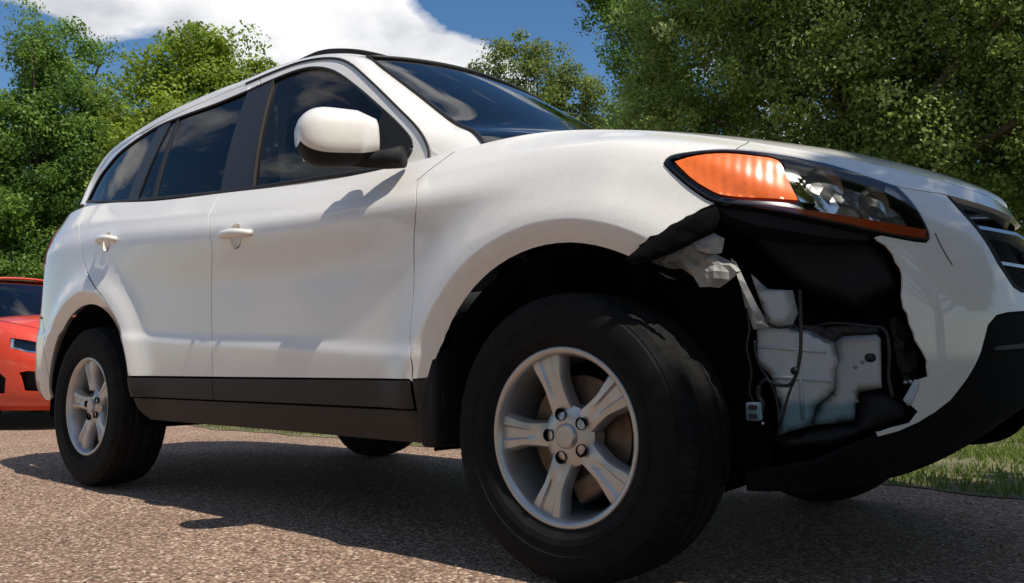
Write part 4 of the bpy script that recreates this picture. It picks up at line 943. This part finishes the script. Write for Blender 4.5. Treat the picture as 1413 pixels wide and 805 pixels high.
def grass(x0, x1, y1, dens, hgt):
    n = int((x1-x0)*(y1-1.3)*dens); x = rng.uniform(x0, x1, n); y = rng.uniform(1.3, y1, n)
    ed = np.array([lawn_edge(q) for q in x]); f = np.sin(x*3.1+1.3*np.sin(y*2.3))+np.sin(y*3.7+x*1.9)+.7*np.sin(x*7.3-y*5.1)
    bare = np.exp(-(((x-1.35)/.55)**2+((y-2.45)/.28)**2))
    keep = (y > ed+np.abs(rng.normal(0, .04, n))-.02) & (rng.random(n) < np.clip(.72+.2*f, .12, 1)*(1-.93*bare)); x = x[keep]; y = y[keep]; f = f[keep]; n = len(x)
    h = hgt*rng.uniform(.45, 1.3, n); a = rng.uniform(0, 2*np.pi, n); lean = h*rng.uniform(.2, 1.0, n); w = rng.uniform(.002, .0045, n); b = rng.uniform(0, 2*np.pi, n)
    base = np.stack([x, y, np.full(n, .003)], 1); dw = np.stack([np.cos(a), np.sin(a), np.zeros(n)], 1)*w[:, None]; dl = np.stack([np.cos(b), np.sin(b), np.zeros(n)], 1)
    mid = base+dl*(lean*.35)[:, None]; mid[:, 2] += h*.6; tip = base+dl*lean[:, None]; tip[:, 2] += h
    V = np.stack([base-dw, base+dw, mid+dw*.8, mid-dw*.8, tip], 1).reshape(-1, 3); i = np.arange(n)*5
    F = np.concatenate([np.stack([i, i+1, i+2], 1), np.stack([i, i+2, i+3], 1), np.stack([i+3, i+2, i+4], 1)]); tone = np.clip(.38+.14*f/2+rng.normal(0, .2, n), 0, 1)
    return V, F, np.repeat(tone, 5)
parts = [grass(-9, -1.2, 5.0, 1100, .055), grass(-.3, 2.6, 8.0, 3600, .036), grass(-20, -9, 8, 250, .08)]
o = 0; VV = []; FF = []; TT = []
for V, F, T in parts: VV.append(V); FF.append(F+o); TT.append(T); o += len(V)
gr_o = fast_mesh('grass', np.concatenate(VV), np.concatenate(FF), M['grass'], np.concatenate(TT)); tag(gr_o, 'short green and straw coloured grass along the gravel edge', 'grass', kind='stuff')
# loose chippings on the gravel close to the wheels
def stones():
    n = 5200; x = rng.uniform(-3.2, 2.6, n); y = rng.uniform(-2.4, 1.35, n); r = rng.uniform(.002, .0055, n)*np.where(rng.random(n) < .04, 1.6, 1)
    base = np.array([(1, 0, 0), (0, 1, 0), (-1, 0, 0), (0, -1, 0), (0, 0, .8), (0, 0, -.5)]); fc = np.array([(0, 1, 4), (1, 2, 4), (2, 3, 4), (3, 0, 4), (1, 0, 5), (2, 1, 5), (3, 2, 5), (0, 3, 5)])
    V = base[None]*r[:, None, None]*rng.uniform(.6, 1.3, (n, 6, 1)); a = rng.uniform(0, 6.28, n); c, s = np.cos(a)[:, None], np.sin(a)[:, None]
    X = V[:, :, 0]*c-V[:, :, 1]*s+x[:, None]; Y = V[:, :, 0]*s+V[:, :, 1]*c+y[:, None]; Z = V[:, :, 2]+(r*.4)[:, None]
    V = np.stack([X, Y, Z], 2).reshape(-1, 3); F = (fc[None]+(np.arange(n)*6)[:, None, None]).reshape(-1, 3)
    m = leaf_mat('chippings', [(.10, .07, .05), (.22, .15, .11), (.34, .25, .18), (.45, .38, .31)], .85, 0.0, .3)
    o = fast_mesh('gravel', V, F, m, np.repeat(rng.random(n), 6)); tag(o, 'loose brown stone chippings scattered over the parking surface', 'gravel', kind='stuff')
stones()
# ------------------------------------------------------------------ trees
M['bark'] = pmat('grey_bark', (.11, .085, .065), .9, noise=.4, nscale=14, bump=.8)
def at_px(px, py, D):
    d = ray(px, py); return CAM+d*(D/math.hypot(d[0], d[1]))
LEAFN = 0
def tree(name, label, D, base_px, blobs, nclump, per, leaf, cols, trunk_r, clump_r, world=False, gap=1.0, trans=.48, base=None, up=.5, holes=True):
    """blobs: (px, py, rx, ry) measured on the photograph at distance D, or world ellipsoids (x, y, z, rx, ry, rz)"""
    rng = np.random.default_rng(sum(map(ord, label)))
    E = []
    for b in blobs:
        if world: E.append(b)
        else:
            c = at_px(b[0], b[1], D); k = np.linalg.norm(c-CAM)/FPX*.95; E.append((c[0], c[1], c[2], b[2]*k, b[2]*k, b[3]*k))
    E = np.array(E, float); vol = E[:, 3]*E[:, 4]*E[:, 5]; pr = vol**.75; pr /= pr.sum()
    if base is None: q = at_px(base_px, 500, D); base = (q[0], q[1])
    root = empty(name, (base[0], base[1], 0)); tag(root, label, 'tree')
    bx = np.array([base[0], base[1], 0.0])
    idx = rng.choice(len(E), nclump, p=pr); d = rng.normal(size=(nclump, 3)); d /= np.linalg.norm(d, axis=1)[:, None]; rr = rng.random(nclump)**.36
    C = E[idx, :3]+d*rr[:, None]*E[idx, 3:]; C[:, 2] = np.maximum(C[:, 2], .35)
    k = 2*np.pi/(clump_r*gap*4.2); fz = np.sin(C[:, 0]*k+1.3*np.sin(C[:, 2]*k*.7))+np.sin(C[:, 1]*k*1.1+C[:, 2]*k*.6+2)+np.sin(C[:, 2]*k*.9-C[:, 0]*k*.5)
    hole = (fz < -.55) & (rng.random(nclump) < .85) & holes; C[hole] = C[rng.choice(np.where(~hole)[0], hole.sum())]+rng.normal(0, clump_r*.5, (hole.sum(), 3))   # gaps between the boughs
    n = nclump*per; ci = np.repeat(np.arange(nclump), per); cs = rng.uniform(.55, 1.25, nclump)[ci]*clump_r
    g = rng.normal(size=(n, 3)); g /= np.linalg.norm(g, axis=1)[:, None]; P = C[ci]+g*(rng.random(n)**.45*cs)[:, None]*np.array([1, 1, .72])
    P[:, 2] = np.maximum(P[:, 2], .15)
    nrm = g*.55+rng.normal(size=(n, 3))*.6+np.array([0, 0, up]); nrm /= np.linalg.norm(nrm, axis=1)[:, None]
    t = np.cross(nrm, rng.normal(size=(n, 3))); t /= np.linalg.norm(t, axis=1)[:, None]+1e-9; t[:, 2] -= .25; t /= np.linalg.norm(t, axis=1)[:, None]; s = np.cross(nrm, t)
    L = leaf*rng.uniform(.6, 1.35, n); W = L*rng.uniform(.28, .40, n)
    V = np.stack([P-t*L[:, None]*.5, P+s*W[:, None]-t*L[:, None]*.05-nrm*(W*.25)[:, None], P+t*L[:, None]*.5-nrm*(L*.12)[:, None], P-s*W[:, None]-t*L[:, None]*.05-nrm*(W*.25)[:, None]], 1)
    i = np.arange(n)*4; F = np.concatenate([np.stack([i, i+1, i+2], 1), np.stack([i, i+2, i+3], 1)])
    tone = np.clip(.45+rng.normal(0, .16, nclump)[ci]+rng.normal(0, .15, n), 0, 1)
    cr = fast_mesh('crown', V.reshape(-1, 3)-bx, F, leaf_mat(name+'_leaf', cols, trans=trans), np.repeat(tone, 4)); cr.parent = root
    # trunk and limbs reaching into the clumps
    top = E[:, 2].max()*.86; cx = (E[:, :2]*pr[:, None]).sum(0)
    mb = MB(); tp = [Vector((0, 0, -.05)), Vector((.03, .02, .4))]
    for k in range(1, 7): f = k/6; tp.append(Vector(((cx[0]-base[0])*f*.8+rnd.uniform(-.08, .08), (cx[1]-base[1])*f*.8+rnd.uniform(-.08, .08), .4+(top-.4)*f)))
    mb.tube(tp, [trunk_r*1.3, trunk_r]+[trunk_r*(1-.14*k) for k in range(1, 7)], 10); tr = mb.build('trunk', 'bark', root)
    mb = MB(); sel = rng.choice(nclump, min(nclump, 70), replace=False)
    for c in C[sel]:
        e = Vector(c-bx); h = max(.5, min(e.z*rnd.uniform(.45, .75), top*.9)); f = (h-.4)/(top-.4); st = Vector(((cx[0]-base[0])*f*.8, (cx[1]-base[1])*f*.8, h)); md = st.lerp(e, .5)+Vector((rnd.uniform(-.2, .2), rnd.uniform(-.2, .2), rnd.uniform(-.05, .3)))
        r0 = trunk_r*.38*rnd.uniform(.6, 1.1); mb.tube(catmull([st, md, e], 4), [r0*(1-.1*k) for k in range(9)], 6, cap=False)
    o = mb.build('limbs', 'bark', tr)
    return root
GREEN1 = [(0.0515, 0.1054, 0.0234), (0.1054, 0.199, 0.0374), (0.1872, 0.3042, 0.0515), (0.2808, 0.4096, 0.082)]
GREEN2 = [(0.1118, 0.1585, 0.0186), (0.1863, 0.2702, 0.0298), (0.2794, 0.3726, 0.0447), (0.3726, 0.4844, 0.0745)]
OLIVE = [(0.0676, 0.1014, 0.027), (0.1149, 0.1605, 0.0378), (0.1758, 0.2281, 0.0541), (0.2569, 0.3042, 0.0811)]
BROAD = [(0.0792, 0.1188, 0.0264), (0.1452, 0.2112, 0.0475), (0.2376, 0.3168, 0.0686), (0.3696, 0.4488, 0.132), (0.6336, 0.6864, 0.3168)]
tree('poplar_tree', 'tall dark green poplar with two pointed tops standing behind the red car', 24, 75,
     [(72, 85, 42, 55), (140, 100, 22, 50), (38, 120, 24, 55), (95, 160, 52, 70), (143, 170, 20, 50), (20, 205, 45, 70), (110, 250, 60, 80), (45, 300, 60, 75), (-40, 260, 60, 110), (120, 350, 60, 70), (30, 385, 80, 60), (-60, 380, 70, 70)],
     900, 215, .085, GREEN1, .22, .52)
tree('maple_tree', 'bright yellow green maple behind the rear of the white SUV', 20, 280,
     [(283, 75, 34, 38), (225, 120, 34, 42), (310, 105, 40, 36), (352, 92, 22, 14), (255, 170, 60, 55), (330, 160, 60, 55), (195, 185, 38, 48), (290, 260, 110, 70), (180, 270, 40, 70), (380, 190, 60, 70)],
     600, 225, .09, GREEN2, .2, .48)
tree('thin_tree', 'sparse olive tree with gaps of sky beyond the windshield', 34, 735,
     [(738, 72, 26, 30), (690, 78, 22, 26), (652, 90, 24, 18), (720, 115, 60, 30), (790, 125, 40, 35), (770, 100, 24, 22), (650, 130, 40, 30), (760, 190, 110, 70), (830, 190, 60, 60)],
     330, 110, .14, OLIVE, .2, .62)
tree('dark_tree', 'dark tree showing between the sparse olive tree and the big broadleaf', 22, 960,
     [(838, 12, 36, 34), (870, -40, 60, 60), (880, 60, 40, 60), (900, 150, 50, 80)],
     220, 120, .10, GREEN1, .10, .5)
tree('broadleaf_tree', 'big dense broadleaf tree rising behind the hood of the white SUV', 17, 1130,
     [(905, 45, 60, 62), (900, 135, 62, 50), (1000, 60, 110, 120), (960, 190, 110, 60), (1110, 110, 150, 130), (1060, -80, 170, 130), (1260, 60, 170, 150), (1280, 220, 170, 110), (1420, 130, 160, 190), (1250, -170, 230, 180), (1480, -60, 200, 200), (1150, 260, 140, 90), (1430, 320, 130, 110), (1560, 150, 160, 200)],
     3300, 122, .082, BROAD, .32, .50, holes=False)
tree('shade_tree', 'leafy tree ahead of the SUV whose crown shades its nose', 0, 0,
     [(8.1, .3, 6.2, 3.0, 2.5, 2.6), (7.5, -1.2, 5.8, 2.4, 2.2, 1.9), (6.45, -.5, 4.7, 1.6, 2.3, 1.3), (9.0, .2, 8.2, 2.4, 2.4, 1.8), (8.4, -2.8, 3.4, 2.2, 2.2, 1.9), (8.8, 2.6, 3.4, 2.2, 2.2, 1.9)],
     2600, 64, .24, BROAD, .24, .5, world=True, base=(8.5, .4), holes=False)
for k, (bx_, by_, hh) in enumerate([(-9, -15, 8.5), (-2.5, -18, 9.5), (4, -16, 8.0), (10.5, -12, 9.0)]):  # unseen trees added behind the camera to cut skylight on the doors
    tree('added_blocker_tree', ['round tree across the parking area, behind the rear of the SUV', 'tallest tree across the parking area from the SUV doors', 'low tree across the parking area from the SUV front wheel', 'wide tree across the parking area, ahead of the SUV'][k], 0, 0,
         [(bx_, by_, hh*.55, 3.0, 2.6, hh*.36), (bx_+1.8, by_+.5, hh*.45, 2.2, 2.2, hh*.28), (bx_-2.0, by_, hh*.42, 2.2, 2.2, hh*.28)], 170, 40, .34, GREEN1, .25, .7, world=True, base=(bx_, by_))
# ------------------------------------------------------------------ the red car behind
red = empty('red_car', (-4.95, .80, 0)); tag(red, 'bright red sedan parked nose first behind the white SUV', 'car')
RW = [.72, .80, .83, .845, .835, .80, .72]; RZ = [.17, .24, .40, .56, .68, .755, .80]; RN = np.array([-.16, -.05, 0.0, -.01, -.06, -.12, -.20]); RB = np.array([-4.30, -4.40, -4.45, -4.44, -4.40, -4.36, -4.30])
RX0, RX1 = -.80, -3.7; RLF = .8*math.pi/2; RLR = .7*math.pi/2
rz_f = [cubic([-5, -3.6, -1.6, -.8, 0.6], [a, a, a, a, b]) for a, b in zip([.17, .26, .44, .62, .78, .90, .97], [.17, .24, .40, .54, .64, .71, .745])]
def R_raw(s, v):
    s = np.asarray(s, float); v = np.asarray(v, float); n = len(s)
    z = pchip_rows(np.stack([f(s) for f in rz_f], 1), v); w = pchip_rows(np.repeat(np.array(RW)[None], n, 0), v); nf = pchip_rows(np.repeat(RN[None], n, 0), v); nr = pchip_rows(np.repeat(RB[None], n, 0), v)
    tf = np.clip((s-RX0)/RLF, 0, 1)*math.pi/2; tr = np.clip((RX1-s)/RLR, 0, 1)*math.pi/2
    x = np.where(s > RX0, RX0+(nf-RX0)*np.sin(tf), np.where(s < RX1, RX1+(nr-RX1)*np.sin(tr), s)); w = w*np.where(s > RX0, np.cos(tf)**.72, np.where(s < RX1, np.cos(tr)**.7, 1.0))
    return np.stack([x, -w, z], 1)
RS = Surf(R_raw, (RX1-RLR, RX0+RLF), (0, 6), .12); RE = RX0+RLF
def rarch(xc, r=.335): return RS.xzs([(xc+r*math.cos(a), .30+r*math.sin(a)) for a in np.linspace(math.pi+.25, -.25, 20)])
RF = -.88; RR_ = -3.48
lampu = [(RE-.74, 3.75), (RE-.56, 3.55), (RE-.38, 3.55), (RE-.38, 4.25), (RE-.56, 4.4), (RE-.74, 4.4)]
foggu = [(RE-.60, 1.55), (RE-.40, 1.5), (RE-.34, 1.6), (RE-.36, 2.45), (RE-.56, 2.5), (RE-.64, 2.4)]
fogg2 = [(RE-.93, 1.4), (RE-.80, 1.4), (RE-.78, 2.1), (RE-.86, 2.4), (RE-.95, 2.4)]
intake = [(RE-.22, 1.15), (RE, 1.1), (RE, 2.45), (RE-.24, 2.5)]
body = join([(RX1-RLR, 0), (RR_-.33, 0)], rarch(RR_)[1:-1] if False else rarch(RR_), [(RR_+.33, 0), (RF-.33, 0)], rarch(RF), [(RF+.34, 0), (RE, 0), (RE, 6), (RX1-RLR, 6)])
mb = MB()
for m in (False, True): patch(mb, RS, body, holes=(lampu, foggu, fogg2), mirror=m, step=.045, inset=.001)
mb.build('body', 'red', red)
for m in (False, True):
    mb = MB(); patch(mb, RS, lampu, off=-.005, depth=0, mirror=m, step=.03); o = mb.build('headlight', 'clear', red)
    mb = MB(); patch(mb, RS, lampu, off=-.05, depth=0, inset=-.01, mirror=m, step=.03); mb.build('lamp_bowl', 'lampblack', o)
    mb = MB(); patch(mb, RS, [(RE-.74, 3.75), (RE-.70, 3.7), (RE-.70, 4.4), (RE-.74, 4.4)], off=-.01, depth=.02, mirror=m, step=.03); mb.build('lamp_chrome', 'chrome', o)
    mb = MB(); patch(mb, RS, [(RE-.72, 3.73), (RE-.56, 3.56), (RE-.39, 3.56), (RE-.39, 3.68), (RE-.56, 3.68), (RE-.72, 3.85)], off=-.008, depth=.02, mirror=m, step=.03); mb.build('lamp_chrome', 'chrome', o)
    mb = MB(); patch(mb, RS, foggu, off=-.06, depth=0, inset=-.02, mirror=m, step=.04); mb.build('fog_recess', 'black', red)
    mb = MB(); patch(mb, RS, fogg2, off=-.06, depth=0, inset=-.02, mirror=m, step=.04); mb.build('fog_recess', 'black', red)
    mb = MB(); patch(mb, RS, [(RX1-RLR*.75, 4.2), (RX1-RLR*.35, 4.2), (RX1-RLR*.35, 5.4), (RX1-RLR*.75, 5.4)], off=.005, mirror=m, step=.05); mb.build('tail_lamp', 'redlens', red)
    mb = MB(); patch(mb, RS, [(RE-1.0, 3.9), (RE-.86, 3.9), (RE-.86, 4.2), (RE-1.0, 4.2)], off=.004, mirror=m, step=.03); mb.build('side_marker', 'orange', red)
mb = MB(); patch(mb, RS, intake, off=.003, depth=0, step=.04); patch(mb, RS, intake, off=.003, depth=0, step=.04, mirror=True); mb.build('lower_intake', 'black', red)
ss = np.linspace(RX1-RLR+.003, RE-.003, 80); E6 = R_raw(ss, np.full(80, 6.0)); vs = []; fs = []
for p in E6:
    w = -p[1]
    for q in np.linspace(-1, 1, 21): vs.append((p[0], w*q, p[2]+.07*(1-abs(q)**2.3)*min(1, w/.5)))
for i in range(79):
    for j in range(20): fs.append((i*21+j, (i+1)*21+j, (i+1)*21+j+1, i*21+j+1))
mb = MB(); mb.add(vs, fs); mb.build('hood', 'red', red)
for m in (1, -1):
    mb = MB(); mb.tube([(p[0], p[1]*m, p[2]+.001) for p in E6[44:-1]], .003, 5); mb.build('hood_gap', 'seal', red)
# cabin: rings from belt to roof
def ring(z, xf, xr, w, bulge, n=12):
    pts = []
    for q in np.linspace(-1, 1, n+1): pts.append((xf+bulge*(1-q*q), q*w, z+.03*(1-q*q)*(bulge > 0)))
    for q in np.linspace(1, -1, n+1): pts.append((xr-bulge*.5*(1-q*q), q*w*.97, z))
    return pts
rb_, rm, rt_ = ring(.985, -1.38, -3.95, .72, .14), ring(1.22, -1.80, -3.62, .66, .12), ring(1.42, -2.18, -3.15, .57, .08); n = 13
def band(a, b, i0, i1, name, mat, par):
    mb = MB(); m = i1-i0+1; mb.add([*a[i0:i1+1], *b[i0:i1+1]], [(k, k+1, m+k+1, m+k) for k in range(m-1)]); return mb.build(name, mat, par)
mb = MB(); m = 13; mb.add([*rb_[:13], *rm[:13], *rt_[:13]], [(r*13+k, r*13+k+1, (r+1)*13+k+1, (r+1)*13+k) for r in range(2) for k in range(12)]); mb.build('windshield', 'wind', red)
mb = MB(); mb.add([*rb_[13:], *rm[13:], *rt_[13:]], [(r*13+k, r*13+k+1, (r+1)*13+k+1, (r+1)*13+k) for r in range(2) for k in range(12)]); mb.build('rear_glass', 'privacy', red)
for a, b in ((0, 25), (12, 13)):
    mb = MB(); mb.add([rb_[a], rb_[b], rm[b], rm[a], rt_[b], rt_[a]], [(0, 1, 2, 3), (3, 2, 4, 5)], smooth=False); mb.build('side_glass', 'privacy', red)
    for i in (a, b):
        mb = MB(); mb.tube([rb_[i], rm[i], rt_[i]], .035, 8); mb.build('roof_pillar', 'red', red)
vs = []; fs = []
for i in range(9):
    t = i/8; f = np.array(rt_[:13]); r = np.array(rt_[13:])[::-1]; row = f+(r-f)*t; row[:, 2] += .045*math.sin(math.pi*t)+.03*(1-np.linspace(-1, 1, 13)**2)
    vs += [tuple(p) for p in row]
for i in range(8):
    for j in range(12): fs.append((i*13+j, i*13+j+1, (i+1)*13+j+1, (i+1)*13+j))
mb = MB(); mb.add(vs, fs); mb.tube([vs[k] for k in range(13)], .014, 6); mb.build('roof', 'red', red)
mb = MB(); mb.bbox((-1.9, 0, .90), (.5, 1.3, .12), .04); mb.build('dashboard', 'black', red)
for sg in (-1, 1):
    mb = MB(); mb.bbox((-2.55, sg*.34, .95), (.14, .46, .75), .05); mb.build('seat', 'seat', red)
mb = MB(); mb.bbox((-2.2, 0, .30), (3.2, 1.25, .14), .04); mb.build('underbody', 'inner', red)
rw0 = W0
for x in (RF, RR_):
    for sg in (-1, 1):
        w = copy_tree(W0, red); w.location = (x, sg*.74, .30); w.scale = (.825, .825, .825); w.rotation_euler = (0, 0, 0 if sg < 0 else math.pi)
